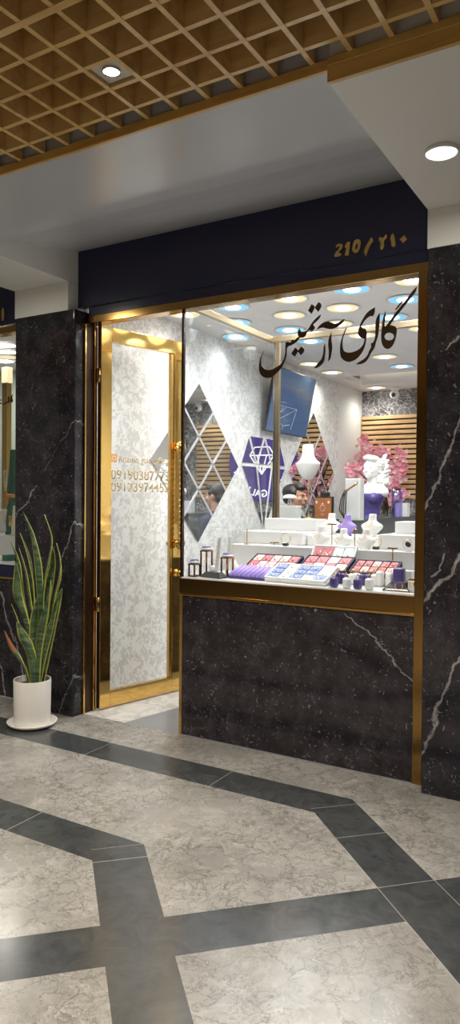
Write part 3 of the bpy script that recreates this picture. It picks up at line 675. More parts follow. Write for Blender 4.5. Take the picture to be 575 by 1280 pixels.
def stand_on(px, Y): return at(px, 640, 1, Y).x
def ppm(x, Y): return FPX / Vector((x, Y, 0)).dot(Vector((fwd.x, fwd.y, 0)))   # pixels per metre
# mannequin bust
by_ = p2.y + 0.22; bxx = stand_on(464, by_); k = 77 / ppm(bxx, by_) / 0.60
mb = thing('mannequin_bust', 'white mannequin bust with wavy hair in a purple dress before pink blossoms', 'bust', (bxx, by_, ZT), math.radians(-12))
mb.scale = (k, k, k)
b = B()
ell(b, (0, 0, 0.475), (0.072, 0.088, 0.108)); ell(b, (0, -0.045, 0.43), (0.05, 0.05, 0.058)); ell(b, (0, -0.066, 0.395), (0.026, 0.024, 0.022))
ell(b, (0, -0.092, 0.452), (0.011, 0.02, 0.016)); ell(b, (0, -0.085, 0.475), (0.008, 0.012, 0.03)); ell(b, (0, -0.082, 0.424), (0.022, 0.012, 0.006)); ell(b, (0, -0.081, 0.414), (0.018, 0.011, 0.006))
for s in (-1, 1):
    ell(b, (s * 0.03, -0.078, 0.478), (0.015, 0.01, 0.007)); ell(b, (s * 0.03, -0.078, 0.496), (0.022, 0.012, 0.006)); ell(b, (s * 0.04, -0.062, 0.445), (0.02, 0.02, 0.02))
capsule(b, (0, 0.01, 0.40), (0, 0.015, 0.30), 0.048, 0.056)
for s in (-1, 1): capsule(b, (s * 0.02, 0.01, 0.29), (s * 0.135, 0.01, 0.245), 0.055, 0.045)
ell(b, (0, -0.01, 0.24), (0.13, 0.075, 0.06))
obj('head', fuse(b, 0.006, 2), 'matte_white', mb)
rnd = random.Random(3)
b = B(); ell(b, (0.004, 0.03, 0.515), (0.082, 0.092, 0.085)); ell(b, (0.012, -0.03, 0.572), (0.068, 0.062, 0.032), Matrix.Rotation(0.15, 3, 'Y')); ell(b, (-0.02, -0.052, 0.575), (0.042, 0.036, 0.026))
for j in range(11):
    z0 = 0.56 - 0.03 * j
    for xx, rr in ((0.075 + 0.022 * math.sin(j * 0.9), 0.034), (0.10 + 0.02 * math.sin(j * 1.1 + 1), 0.028)):
        if j > 0: ell(b, (xx + rnd.uniform(-.006, .006), 0.035 + rnd.uniform(-.02, .02), z0), (rr, 0.036, 0.021), Matrix.Rotation(0.5 * math.sin(j * 1.7), 3, 'Y'), u=12, v=8)
    if 0 < j < 6: ell(b, (-0.066 + rnd.uniform(-.006, .006), 0.045, z0), (0.026, 0.036, 0.024), u=12, v=8)
    ell(b, (rnd.uniform(-0.03, 0.06), 0.095, z0), (0.05, 0.034, 0.03), u=12, v=8)
for i in range(34):
    a = i / 33; ell(b, (0.07 + 0.075 * math.sin(a * PI * 0.8 + 0.3) + rnd.uniform(-.018, .018), 0.04 + rnd.uniform(-.035, .03), 0.585 - 0.36 * a + rnd.uniform(-.012, .012)), (rnd.uniform(.018, .03), .026, rnd.uniform(.014, .022)), Matrix.Rotation(rnd.uniform(-.8, .8), 3, 'Y'), u=10, v=7)
for i in range(9): ell(b, (-0.05 + 0.014 * i, -0.045 + 0.004 * abs(i - 4), 0.585 + 0.014 * math.sin(i * .5)), (0.018, 0.026, 0.010), Matrix.Rotation(0.3, 3, 'Y'), u=10, v=7)
obj('hair', fuse(b, 0.005, 1), 'matte_white', mb)
b = B()
loft(b, [ering(0, 0.0, z, a, c) for z, a, c in ((0.0, 0.10, 0.08), (0.02, 0.088, 0.07), (0.08, 0.092, 0.07), (0.14, 0.112, 0.085), (0.19, 0.138, 0.10), (0.215, 0.142, 0.10), (0.232, 0.132, 0.09))])
for s in (-1, 1): ell(b, (s * 0.062, -0.062, 0.185), (0.06, 0.055, 0.055))
for i in range(14): ell(b, (-0.06 + rnd.uniform(-.035, .035), -0.105 + rnd.uniform(-.01, .015), 0.2 + rnd.uniform(-.03, .03)), 0.014, u=8, v=6)
obj('dress', fuse(b, 0.006, 1), 'purple', mb)
# other pieces on the service counter
def block(name, label, cat, px, y0, y1, wpx, Y, mat, dep=None, zb=ZT, bev=0.004):
    x = stand_on(px, Y); s = ppm(x, Y); h = (y1 - y0) / s; w = wpx / s / 0.95; d = dep or w * 0.7
    return tag(obj(name, bx(B(), -w / 2, w / 2, -d / 2, d / 2, 0, h, bev), mat, loc=(x, Y, zb)), label, cat)
block('display_block', 'tall white display block with a tan strap hung on it', 'display block', 443, 596, 648, 19, 5.50, 'acryl')
block('display_block', 'small white cube on the counter right of the mannequin bust', 'display block', 503, 627, 644, 15, p2.y + 0.75, 'acryl')
block('display_block', 'low white box under a small white dome, in front of the man', 'display block', 362, 629, 646, 23, 5.35, 'acryl')
x = stand_on(362, 5.35)
zt2 = ZT + 17 / ppm(x, 5.35) + 0.0005
t = thing('display_dome', 'small white mushroom shaped holder on the low white box', 'jewellery stand', (x, 5.35, zt2))
obj('stem', lathe(B(), [(0, 0), (0.02, 0), (0.014, 0.055), (0, 0.055)]), 'steel', t, True); obj('cap', lathe(B(), [(0, 0.0555), (0.062, 0.0555), (0.058, 0.07), (0.04, 0.086), (0, 0.092)]), 'matte_white', t, True)
x = stand_on(485, by_ + 0.05); s = ppm(x, by_ + .05)
tag(obj('glass_vase', lathe(B(), [(0, 0), (0.05, 0), (0.055, 0.01), (0.05, 0.12), (0.055, 0.27), (0.051, 0.27), (0.046, 0.12), (0.045, 0.012), (0, 0.012)]), 'vase', None, True, (x + .1, by_ + 0.0, ZT)), 'clear lilac glass vase right of the mannequin bust', 'vase')
# necklace bust on a pole
def bust_rings(h, w, d, point=False):
    R_ = [(0.0, 0.10, 0.4), (0.06, 0.36, 0.6), (0.16, 0.62, 0.8), (0.28, 0.80, 0.9), (0.40, 0.94, 1.0), (0.45, 1.0, 1.0), (0.48, 0.99, 1.0), (0.52, 0.80, 0.95), (0.58, 0.60, 0.9), (0.66, 0.47, 0.85), (0.76, 0.41, 0.8), (0.9, 0.40, 0.76), (0.97, 0.38, 0.74), (1.0, 0.30, 0.7)] if point else \
         [(0.0, 0.50, 1.0), (0.05, 0.50, 1.0), (0.10, 0.44, 0.8), (0.2, 0.62, 0.9), (0.34, 0.9, 1.0), (0.44, 1.0, 0.95), (0.50, 0.98, 0.9), (0.57, 0.78, 0.9), (0.63, 0.52, 0.85), (0.70, 0.34, 0.8), (0.82, 0.28, 0.78), (0.95, 0.28, 0.75), (1.0, 0.25, 0.7)]
    return [ering(0, 0.25 * d * (z if not point else 0.4), z * h, a * w / 2, c * d / 2, 28) for z, a, c in R_]
Yb = 5.45; x = stand_on(383, Yb); s = ppm(x, Yb); zb = at(383, 600, 1, Yb).z; ztop = at(383, 556, 1, Yb).z
t = thing('necklace_bust', 'white necklace bust raised on a thin pole above the orange plaque', 'jewellery bust', (x, Yb, ZT), math.radians(-25))
obj('form', loft(B(), [[(a, b_, c + zb - ZT) for a, b_, c in r] for r in bust_rings(ztop - zb, 44 / s, 0.10, True)]), 'matte_white', t, True)
obj('pole', tube(B(), [(0, 0.02, 0.012), (0, 0.02, zb - ZT + 0.06)], 0.004), 'gold_satin', t, True)
obj('base', lathe(B(), [(0, 0), (0.05, 0), (0.05, 0.008), (0.012, 0.014), (0, 0.014)], (0, 0.02, 0)), 'gold_satin', t, True)
# orange plaque on a black easel
Yq = 5.22; x = stand_on(404.5, Yq); s = ppm(x, Yq)
t = thing('plaque', 'cognac leather plaque with a pale emblem on a black easel', 'plaque', (x, Yq, ZT), math.radians(-20))
w = 27 / s; h = 26 / s
obj('board', bx(B(), -w / 2, w / 2, -0.012, 0.0, 0.012, h + 0.012, 0.003), 'cognac', t)
obj('easel', bx(bx(B(), -w / 2 - 0.008, w / 2 + 0.008, 0.001, 0.02, 0.008, h + 0.026, 0.004), -0.045, 0.045, 0.001, 0.03, h, h + 0.06, 0.008), 'black', t)
obj('easel_foot', bx(B(), -w / 2, w / 2, -0.02, 0.09, 0.0, 0.0115, 0.003), 'black', t)
bm = B(); zc = 0.012 + h * 0.52
ell(bm, (0, -0.0135, zc + 0.03), (0.012, 0.003, 0.012))
for a in range(8): tube(bm, [(0.018 * math.cos(a * PI / 4), -0.0135, zc + 0.016 * math.sin(a * PI / 4)), (0.034 * math.cos(a * PI / 4), -0.0135, zc + 0.03 * math.sin(a * PI / 4))], 0.0028, 6)
for q, ww in ((-0.045, 0.04), (-0.056, 0.025)): tube(bm, [(-ww / 2, -0.0135, zc + q), (ww / 2, -0.0135, zc + q)], 0.0022, 6)
obj('emblem', bm, 'pink_pale', t)
for sx in (-1, 1): obj('corner_label', bx(B(), sx * w * 0.38 - 0.01, sx * w * 0.38 + 0.01, -0.014, -0.0125, h * 0.82, h * 0.82 + 0.02), 'white', t)
# strap with hanging chains
Ys = 5.38; x = stand_on(440, Ys); s = ppm(x, Ys)
P = lambda px, py: tuple(Vector(at(px, py, 1, Ys)) - Vector((x, Ys, ZT)))
t = thing('leather_strap', 'tan leather strap with hanging dark chains left of the tall white block', 'strap', (x, Ys, ZT))
bm = B(); a, b = Vector(P(447, 604)), Vector(P(432, 614)); n = Vector((0.35, 0, 0.94)) * 0.012
prism(bm, [(0, -1), (1, -1), (1.03, 0), (1, 1), (0, 1)], lambda q, r, k: tuple(b.lerp(a, q) + n * r + Vector((0, 0.004 * k, 0)))); obj('strap', bm, 'tan', t)
for i, dx in enumerate((-5, -3, -1, 1.5)):
    obj('chain', tube(B(), [P(433 + dx * 0.4, 612), P(431 + dx, 625), P(430 + dx * 1.2, 638 + i), P(433 + dx * .5, 648.3)], 0.0045, 8), 'black', t, True)
obj('stud', ell(B(), Vector(P(445, 605)) + Vector((0, -0.004, 0)), 0.006), 'gold', t, True)

# man behind the counter
man = thing('person', 'man with dark hair in a navy shirt standing behind the counter, facing right', 'person', (-3.035, 6.33, 0), math.radians(92))
man.scale = (1.06, 1.06, 1.045)
b = B()
hz = 1.445   # head centre height
ell(b, (0, 0.01, hz + 0.035), (0.073, 0.092, 0.085)); ell(b, (0, -0.03, hz - 0.02), (0.06, 0.062, 0.075)); ell(b, (0, -0.058, hz - 0.083), (0.03, 0.028, 0.022)); ell(b, (0, -0.025, hz - 0.06), (0.052, 0.055, 0.035))
ell(b, (0, -0.104, hz - 0.012), (0.014, 0.022, 0.014)); ell(b, (0, -0.096, hz + 0.012), (0.009, 0.014, 0.03)); ell(b, (0, -0.086, hz + 0.034), (0.052, 0.014, 0.011))
ell(b, (0, -0.09, hz - 0.045), (0.024, 0.011, 0.007)); ell(b, (0, -0.088, hz - 0.055), (0.02, 0.011, 0.007))
for s in (-1, 1):
    ell(b, (s * 0.075, 0.012, hz + 0.003), (0.011, 0.018, 0.032)); ell(b, (s * 0.04, -0.066, hz - 0.012), (0.022, 0.02, 0.018)); ell(b, (s * 0.032, -0.082, hz + 0.013), (0.014, 0.008, 0.009))
capsule(b, (0, 0.012, hz - 0.07), (0, 0.025, hz - 0.19), 0.056, 0.062)
ell(b, (0, 0.02, 1.12), (0.15, 0.095, 0.2)); ell(b, (0, 0.02, 0.92), (0.13, 0.09, 0.14))
for s in (-1, 1):
    capsule(b, (s * 0.03, 0.02, 1.25), (s * 0.175, 0.02, 1.215), 0.06, 0.052, 6)
    capsule(b, (s * 0.19, 0.02, 1.20), (s * 0.225, 0.04, 0.95), 0.046, 0.038); capsule(b, (s * 0.225, 0.04, 0.95), (s * 0.2, -0.10, 0.755), 0.037, 0.026)
    hnd = Vector((s * 0.195, -0.125, 0.71)); ell(b, hnd, (0.018, 0.036, 0.044))
    for i in range(4):
        q = hnd + Vector((0, -0.030 + 0.018 * i, -0.038)); L = (0.026, 0.034, 0.036, 0.030)[3 - i]
        capsule(b, q, q + Vector((-s * 0.004, -0.006, -L)), 0.0085, 0.008, 5); capsule(b, q + Vector((-s * 0.004, -0.006, -L)), q + Vector((-s * 0.016, -0.006, -L * 1.8)), 0.008, 0.007, 5)
    capsule(b, hnd + Vector((-s * 0.004, -0.03, 0.005)), hnd + Vector((-s * 0.02, -0.058, -0.03)), 0.011, 0.009, 5)
    capsule(b, (s * 0.075, 0.02, 0.84), (s * 0.085, 0.0, 0.46), 0.078, 0.052); capsule(b, (s * 0.085, 0.0, 0.46), (s * 0.09, 0.03, 0.08), 0.05, 0.036); capsule(b, (s * 0.09, 0.03, 0.036), (s * 0.1, -0.12, 0.03), 0.035, 0.028)
obj('body', fuse(b, 0.0075, 2), 'skin', man)
b = B()
ell(b, (0, 0.03, hz + 0.058), (0.081, 0.096, 0.078)); ell(b, (0, 0.065, hz + 0.0), (0.072, 0.052, 0.06)); ell(b, (0, -0.055, hz + 0.098), (0.062, 0.05, 0.03)); ell(b, (0.0, -0.03, hz + 0.118), (0.055, 0.07, 0.026))
for s in (-1, 1): ell(b, (s * 0.07, -0.012, hz + 0.045), (0.015, 0.03, 0.03))
obj('hair', fuse(b, 0.007, 1), 'hair', man)
for s in (-1, 1):
    obj('eye', ell(B(), (s * 0.032, -0.089, hz + 0.013), (0.011, 0.004, 0.005)), 'eye', man, True)
    obj('eyebrow', ell(B(), (s * 0.034, -0.093, hz + 0.036), (0.021, 0.007, 0.005)), 'hair', man, True)
obj('mouth', ell(B(), (0, -0.099, hz - 0.05), (0.02, 0.003, 0.005)), 'lip', man, True)
b = B(); ell(b, (0, 0.02, 1.11), (0.172, 0.115, 0.2)); ell(b, (0, 0.02, 0.93), (0.155, 0.112, 0.16))
for s in (-1, 1): capsule(b, (s * 0.02, 0.02, 1.25), (s * 0.18, 0.02, 1.21), 0.072, 0.066, 6); capsule(b, (s * 0.19, 0.02, 1.20), (s * 0.225, 0.04, 0.95), 0.06, 0.052); capsule(b, (s * 0.225, 0.04, 0.95), (s * 0.203, -0.085, 0.78), 0.05, 0.04)
lathe(b, [(0.0, 1.22), (0.075, 1.24), (0.077, 1.305), (0.0, 1.305)], (0, 0.025, 0))
obj('shirt', fuse(b, 0.009, 2), 'shirt', man)
b = B(); ell(b, (0, 0.02, 0.84), (0.15, 0.11, 0.12))
for s in (-1, 1): capsule(b, (s * 0.075, 0.02, 0.84), (s * 0.085, 0.0, 0.46), 0.088, 0.066); capsule(b, (s * 0.085, 0.0, 0.46), (s * 0.09, 0.03, 0.1), 0.064, 0.056)
obj('trousers', fuse(b, 0.01, 2), 'trousers', man)
b = B()
for s in (-1, 1): capsule(b, (s * 0.09, 0.04, 0.045), (s * 0.1, -0.14, 0.038), 0.045, 0.037)
obj('shoes', fuse(b, 0.008, 1), 'black', man)

# blossoms in front of the slats
bl = thing('blossom_branches', 'pink artificial blossom branches against the pine slats behind the bust', 'artificial flowers', (-3.05, 9.0, 0))
trunk = [(0, 0.1, 0), (0.02, 0.08, 0.6), (-0.03, 0.06, 1.2), (0.02, 0.05, 1.7)]
bm = B(); tube(bm, trunk, [0.035, 0.03, 0.024, 0.014]); tips = []
rb = random.Random(11)
def pt(px, py, Y): return Vector(at(px, py, 1, Y)) - Vector((-3.05, 9.0, 0))
spots = [(455, 553, 7), (459, 562, 7), (463, 560, 5), (452, 575, 8), (453, 590, 9), (448, 592, 6), (444, 585, 5), (438, 592, 5), (440, 584, 4), (478, 563, 6), (484, 570, 5), (473, 567, 6), (499, 562, 3), (503, 570, 6), (494, 580, 8), (490, 590, 9), (498, 590, 7), (505, 583, 4), (503, 594, 5), (488, 602, 9), (495, 603, 8), (502, 616, 6), (506, 618, 5), (499, 622, 4), (489, 612, 8), (491, 625, 5), (455, 605, 7), (452, 615, 5), (470, 640, 3)]
flw = {'petal': B(), 'petal_pale': B()}
def blossom(bmx, c, r):
    nrm = Vector((rb.uniform(-.6, .6), -1, rb.uniform(-.5, .6))).normalized(); u_ = nrm.orthogonal().normalized(); w_ = nrm.cross(u_)
    a0 = rb.uniform(0, 2)
    cv = bmx.verts.new(c + nrm * r * -0.15)
    for p in range(5):
        a = a0 + p * 2 * PI / 5
        q = [c + (u_ * math.cos(a + d) + w_ * math.sin(a + d)) * r * rr + nrm * r * h_ for d, rr, h_ in ((-0.55, 0.7, 0.12), (-0.2, 1.0, 0.3), (0.2, 1.0, 0.3), (0.55, 0.7, 0.12))]
        bmx.faces.new([cv] + [bmx.verts.new(v_) for v_ in q])
for px, py, rad in spots:
    c0 = pt(px, py, (9.0 if px > 446 else 8.05) + rb.uniform(-0.12, 0.1)); s = 92; c0.x = max(c0.x, -0.36); c0.y = min(c0.y, 0.15)
    base = Vector(trunk[1]).lerp(Vector(trunk[3]), min(1, max(0, (c0.z - 0.9) / 1.3)))
    tube(bm, [base, base.lerp(c0, 0.5) + Vector((0, 0, 0.06)), c0], [0.01, 0.006, 0.003], 6)
    for i in range(int(rad * rad * 0.55) + 5):
        o = Vector((rb.gauss(0, 1), rb.gauss(0, 0.6), rb.gauss(0, 1))) * rad / s * 0.55
        o.x = max(o.x, -0.40 - c0.x)
        blossom(flw['petal' if rb.random() < 0.6 else 'petal_pale'], c0 + o, rb.uniform(0.022, 0.036))
obj('branches', bm, 'bark', bl, True)
for kx, bmx in flw.items(): tag(obj('blossoms', bmx, kx, bl), kind='stuff')

# ------------------------------------------------------------------ window display: steps
Z1 = 1.0015
def steps(x0, x1, y0, y1, z1, label):
    tag(obj('display_step', bx(B(), x0, x1, y0, y1, Z1 if z1 < 1.2 else 0, 0) if False else bx(B(), x0, x1, y0, y1, Z1, z1, 0.004), 'acryl'), label, 'display step', 'white display steps')
steps(-2.55, -1.105, 4.30, 4.879, 1.185, 'lowest white acrylic step running across the whole window display')
def step2(x0, x1, y0, y1, z0, z1, label): tag(obj('display_step', bx(B(), x0, x1, y0, y1, z0, z1, 0.004), 'acryl'), label, 'display step', 'white display steps')
step2(-2.545, -2.075, 4.46, 4.878, 1.1855, 1.272, 'middle white acrylic step at the left of the window display')
step2(-2.07, -1.545, 4.51, 4.878, 1.1855, 1.255, 'middle white acrylic step between the left and right stacks')
step2(-1.54, -1.105, 4.45, 4.878, 1.1855, 1.278, 'middle white acrylic step at the right of the window display')
step2(-2.50, -2.08, 4.70, 4.877, 1.2725, 1.357, 'top white acrylic step at left, next to the gold post')
step2(-1.50, -1.105, 4.66, 4.877, 1.2785, 1.357, 'top white acrylic step at right, beside the window jamb')

# trays: wedge with a raised rim, cards inside
def tray(px, py, wpx, dep, tilt, z0, Y, mat, label, nx, ny, cmats, rz=0.0, th=0.025, gapx=0.01):
    p = at(px, py, 1, Y); s = ppm(p.x, Y); w = wpx / s
    t = thing('jewellery_tray', label, 'jewellery tray', (p.x, Y, z0), math.radians(rz), 'trays of jewellery in the window')
    R_ = Matrix.Rotation(math.radians(tilt), 4, 'X')
    def put(bm_): bmesh.ops.transform(bm_, matrix=R_, verts=bm_.verts); return bm_
    bm = B(); bx(bm, -w / 2, w / 2, 0, dep, 0, th, 0.002)
    for a, b_, c, d in ((-w / 2, -w / 2 + .008, 0, dep), (w / 2 - .008, w / 2, 0, dep), (-w / 2, w / 2, 0, .008), (-w / 2, w / 2, dep - .008, dep)): bx(bm, a, b_, c, d, th, th + 0.008)
    put(bm)
    top = dep * math.sin(math.radians(tilt)); yb = dep * math.cos(math.radians(tilt))
    if tilt > 1: bx(bm, -w / 2 + .02, w / 2 - .02, yb - 0.03, yb - 0.015, 0, top - 0.002)
    obj('tray', bm, mat, t)
    cw = (w - 0.02) / nx; cd = (dep - 0.02) / ny
    for i in range(nx):
        for j in range(ny):
            xa = -w / 2 + .01 + i * cw; ya = 0.01 + j * cd
            cm = cmats[(i + j * nx) % len(cmats)]
            c = obj('card', put(bx(B(), xa + gapx * .4, xa + cw - gapx * .4, ya + .004, ya + cd - .004, th + .0005, th + .007, .0015)), cm, t)
            bm = B(); q = (xa + cw / 2, ya + cd * 0.5, th + .0095)
            for e in range(10):
                a = PI * 1.1 * e / 9 + 2.9; ell(bm, (q[0] + cw * .22 * math.cos(a), q[1] + cd * .25 * math.sin(a), q[2]), .0022, u=6, v=4)
            ell(bm, (q[0], q[1] - cd * .28, q[2]), (.006, .006, .003), u=8, v=5)
            obj('pendant', put(bm), 'gold' if cm != 'blue_card' else 'steel', c)
    return t
tray(368, 731.5, 86, 0.19, 22, Z1, 3.83, 'acryl', 'white tray of pale blue necklace cards at the front of the window', 5, 3, ['blue_card', 'ice', 'blue_card', 'white', 'blue_card', 'blue_card', 'white', 'blue_card'], -3)
tray(335, 714, 68, 0.185, 24, 1.034, 4.035, 'navy_velvet', 'dark tray of rose necklace cards behind the lilac ring tray', 5, 2, ['pink', 'pink_pale', 'pink_pale'], -2)
tray(401, 714, 66, 0.185, 24, 1.042, 4.04, 'navy_velvet', 'dark tray of rose and cream cards behind the white tray', 4, 2, ['pink', 'white', 'pink', 'pink_pale', 'pink'], -2)
tray(464, 715, 60, 0.16, 24, 1.042, 4.045, 'navy_velvet', 'dark tray of rose cards at right behind the ring boxes', 5, 2, ['pink', 'pink_pale', 'pink'], -2)
tray(415, 699, 58, 0.11, 48, 1.112, 4.222, 'acryl', 'small tray with two rose and two icy cards in front of the lowest step', 4, 1, ['pink', 'pink', 'ice', 'ice'], 0, 0.012)
# stands that lift the back trays
for px, Y, w, lab, hz_ in ((335, 4.035, .28, 'left', 1.033), (401, 4.04, .28, 'middle', 1.041), (464, 4.045, .25, 'right', 1.041)):
    p = at(px, 712, 1, Y); tag(obj('tray_riser', bx(B(), -w / 2, w / 2, 0.01, 0.155, 0, hz_ - Z1, 0.003), 'acryl', loc=(p.x, Y, Z1)), 'white riser under the %s dark jewellery tray' % lab, 'riser', 'tray risers')
p = at(415, 699, 1, 4.222); tag(obj('tray_riser', bx(B(), -.12, .12, 0.004, .068, 0, 0.109, .003), 'acryl', loc=(p.x, 4.222, Z1)), 'white riser under the small tray with rose and icy cards', 'riser', 'tray risers')
# lilac ring tray
p = at(307, 722.5, 1, 3.86); s = ppm(p.x, 3.86); w = 54 / s
t = thing('ring_tray', 'lilac ribbed ring tray at the left front of the window', 'ring tray', (p.x, 3.86, Z1), math.radians(-3))
R_ = Matrix.Rotation(math.radians(18), 4, 'X')
bm = bx(B(), -w / 2, w / 2, 0, 0.16, 0, 0.014, 0.003); bx(bm, -w / 2, w / 2, .13, .15, -.038, 0); bmesh.ops.transform(bm, matrix=R_, verts=bm.verts); obj('tray', bm, 'purple', t)
for i in range(8):
    xx = -w / 2 + (i + .5) * w / 8
    bm = B(); tube(bm, [(xx, .006, .018), (xx, .154, .018)], w / 19, 12); bmesh.ops.transform(bm, matrix=R_, verts=bm.verts); obj('ring_roll', bm, 'lilac', t, True)
# ring boxes
def ring_box(px, py, mat, label, tall=0.052, w=0.042, gold_ring=True, Y=None):
    q = at(px, py, 2, Z1)
    if q.y > 4.02: q = at(px, py, 1, 4.0)
    y_ = max(q.y, 3.81); x_ = at(px, py, 1, y_).x
    t = thing('ring_box', label, 'ring stand', (x_, y_, Z1), math.radians(-20), 'ring stands at the window front')
    obj('cushion', bx(B(), -w / 2, w / 2, -w / 2, w / 2, 0, tall, w * 0.3, seg=5), mat, t, True)
    obj('slot', bx(B(), -w * .3, w * .3, -.004, .004, tall - .001, tall + .003, .001), mat, t)
    bm = B(); pts = [(0.012 * math.cos(2 * PI * i / 16), 0, tall + .008 + 0.012 * math.sin(2 * PI * i / 16)) for i in range(17)]; tube(bm, pts, .0018, 6); ell(bm, (0, 0, tall + .022), .0045, u=8, v=6)
    obj('ring', bm, 'gold', t, True)
for px, py, mt, tl, lab in [(417.5, 734.5, 'purple', .05, 'purple ring cushion at the left end of the front row'), (433.5, 735.5, 'acryl', .05, 'white ring cushion, second along the front row beside the left purple one'), (447, 736.5, 'purple', .05, 'purple ring cushion, third along the front row between two white ones'), (461.5, 738.5, 'acryl', .055, 'white ring cushion in the front row left of the black frame'),
                            (424, 728, 'purple', .055, 'purple ring cushion behind the front purple one at left'), (440, 729, 'acryl', .055, 'white ring cushion in the second row, between purple ones'), (453.5, 730.5, 'purple', .055, 'purple ring cushion in the second row behind the white front one'), (468.5, 732.5, 'acryl', .06, 'white ring cushion in the second row nearest the tall white one'),
                            (430.5, 722, 'purple', .055, 'rearmost purple ring cushion at left beside the white tray'), (446, 723, 'acryl', .06, 'rearmost white ring cushion with a gold ring, left of the purple one'), (460, 724, 'purple', .058, 'rearmost purple ring cushion with a gold ring near the middle'), (475, 728, 'acryl', .08, 'tall slim white ring cushion in the back row'), (487, 728, 'acryl', .075, 'wide white ring cushion with a gold ring beside the tall purple holder')]:
    ring_box(px, py, mt, lab, tl + 0.008)
q = at(499, 724, 1, 3.98); tag(obj('bracelet_holder', bx(B(), -.032, .032, -.025, .025, 0, .115, .012, seg=4), 'purple', None, True, (q.x, 3.98, Z1)), 'tall purple bracelet holder at the right of the window', 'bracelet holder')
# black frame pyramid
q = at(498, 738, 1, 3.87)
t = thing('ring_display', 'black tapered frame with a gold ring in front of the tall purple holder', 'ring display', (q.x, 3.87, Z1))
bm = B(); a, c, h = .075, .035, .045
for sx, sy in ((-1, -1), (1, -1), (1, 1), (-1, 1)): tube(bm, [(sx * a, sy * .045, .004), (sx * c, sy * .022, h)], .003, 6)
for aa, bb, z in ((a, .045, .004), (c, .022, h)): tube(bm, [(-aa, -bb, z), (aa, -bb, z), (aa, bb, z), (-aa, bb, z), (-aa, -bb, z)], .003, 6)
obj('frame', bm, 'black', t); obj('base_plate', bx(B(), -a, a, -.045, .045, 0, .003), 'cream', t)
pts = [(.022 * math.cos(2 * PI * i / 20), .005, .025 + .018 * math.sin(2 * PI * i / 20)) for i in range(21)]; obj('ring', tube(B(), pts, .002, 6), 'gold', t, True)
# flat grey cases right behind
for px, Y, z, lab, mt in ((512, 4.04, Z1, 'flat grey watch case at the right end of the window', 'smoke'), (510, 4.12, Z1, 'white cushion behind the flat grey case', 'acryl')):
    q = at(px, 720, 1, Y); hh = .035 if mt == 'smoke' else .09
    tag(obj('jewellery_case', bx(B(), -.05, .03, -.03, .03, 0, hh, .005), mt, loc=(q.x, Y, z)), lab, 'jewellery case')
q = at(517, 738, 1, 3.86)
t = thing('earring_stand', 'small white earring stand with gold drops at the right window corner', 'earring stand', (q.x - .005, 3.86, Z1))
obj('body', bx(B(), -.022, .022, -.018, .018, 0, .06, .004), 'acryl', t); obj('top_bar', bx(B(), -.024, .024, -.01, .01, .0605, .072, .003), 'gold', t)
for sx in (-1, 1): obj('earring', tube(bx(B(), 0, 0.0001, 0, 0.0001, 0, 0.0001) if False else B(), [(sx * .012, -.0195, .058), (sx * .012, -.0205, .03)], .0022, 6), 'gold', t, True)
# heart pendant frame
q = at(515, 700, 1, 4.33)
t = thing('pendant_frame', 'white frame with a dark blue pendant on the lowest step at right', 'pendant stand', (q.x - .03, 4.33, 1.1855))
obj('frame', bx(B(), -.03, .03, 0, .012, 0, .012, .002), 'acryl', t)
pts = [(.028 * math.cos(2 * PI * i / 24), .006, .042 + .032 * math.sin(2 * PI * i / 24)) for i in range(25)]; obj('hoop', tube(B(), pts, .002, 6), 'gold', t, True)
obj('pendant', ell(B(), (.004, .0, .044), (.02, .006, .016), Matrix.Rotation(.6, 3, 'Y')), 'navy_velvet', t, True)
# necklace busts on the steps
def small_bust(px, ybot, hpx, wpx, Y, zb, mat, label, face=-20):
    x = at(px, ybot, 1, Y).x; s = ppm(x, Y); h = hpx / s; w = wpx / s
    t = thing('necklace_bust', label, 'jewellery bust', (x, Y, zb), math.radians(face), 'small necklace busts on the steps')
    obj('form', loft(B(), bust_rings(h, w * 1.2, w * 0.42)), mat, t, True)
    bm = B(); pts = []
    for i in range(17):
        a = PI * i / 16; pts.append((w * .2 * math.cos(a), -w * .215 + 0.0 * h, h * (.66 - .22 * math.sin(a))))
    obj('necklace', tube(bm, pts, .0014, 6), 'gold', t, True)
small_bust(413, 669, 26, 26, 4.72, 1.2555, 'matte_white', 'white necklace bust in the rear middle beside the purple one')
small_bust(433, 672, 26, 25, 4.60, 1.2555, 'lilac', 'lilac purple necklace bust in the rear middle')
small_bust(464, 673, 28, 28, 4.62, 1.2555, 'matte_white', 'white necklace bust right of the lilac one')
small_bust(400, 690, 26, 24, 4.40, 1.1855, 'matte_white', 'white necklace bust low at left, behind the rose cards')
small_bust(428, 690, 24, 26, 4.41, 1.1855, 'matte_white', 'white necklace bust low in the middle, behind the icy cards')
small_bust(456, 692, 25, 26, 4.385, 1.1855, 'matte_white', 'white necklace bust low at right, beside the hoop bangle')
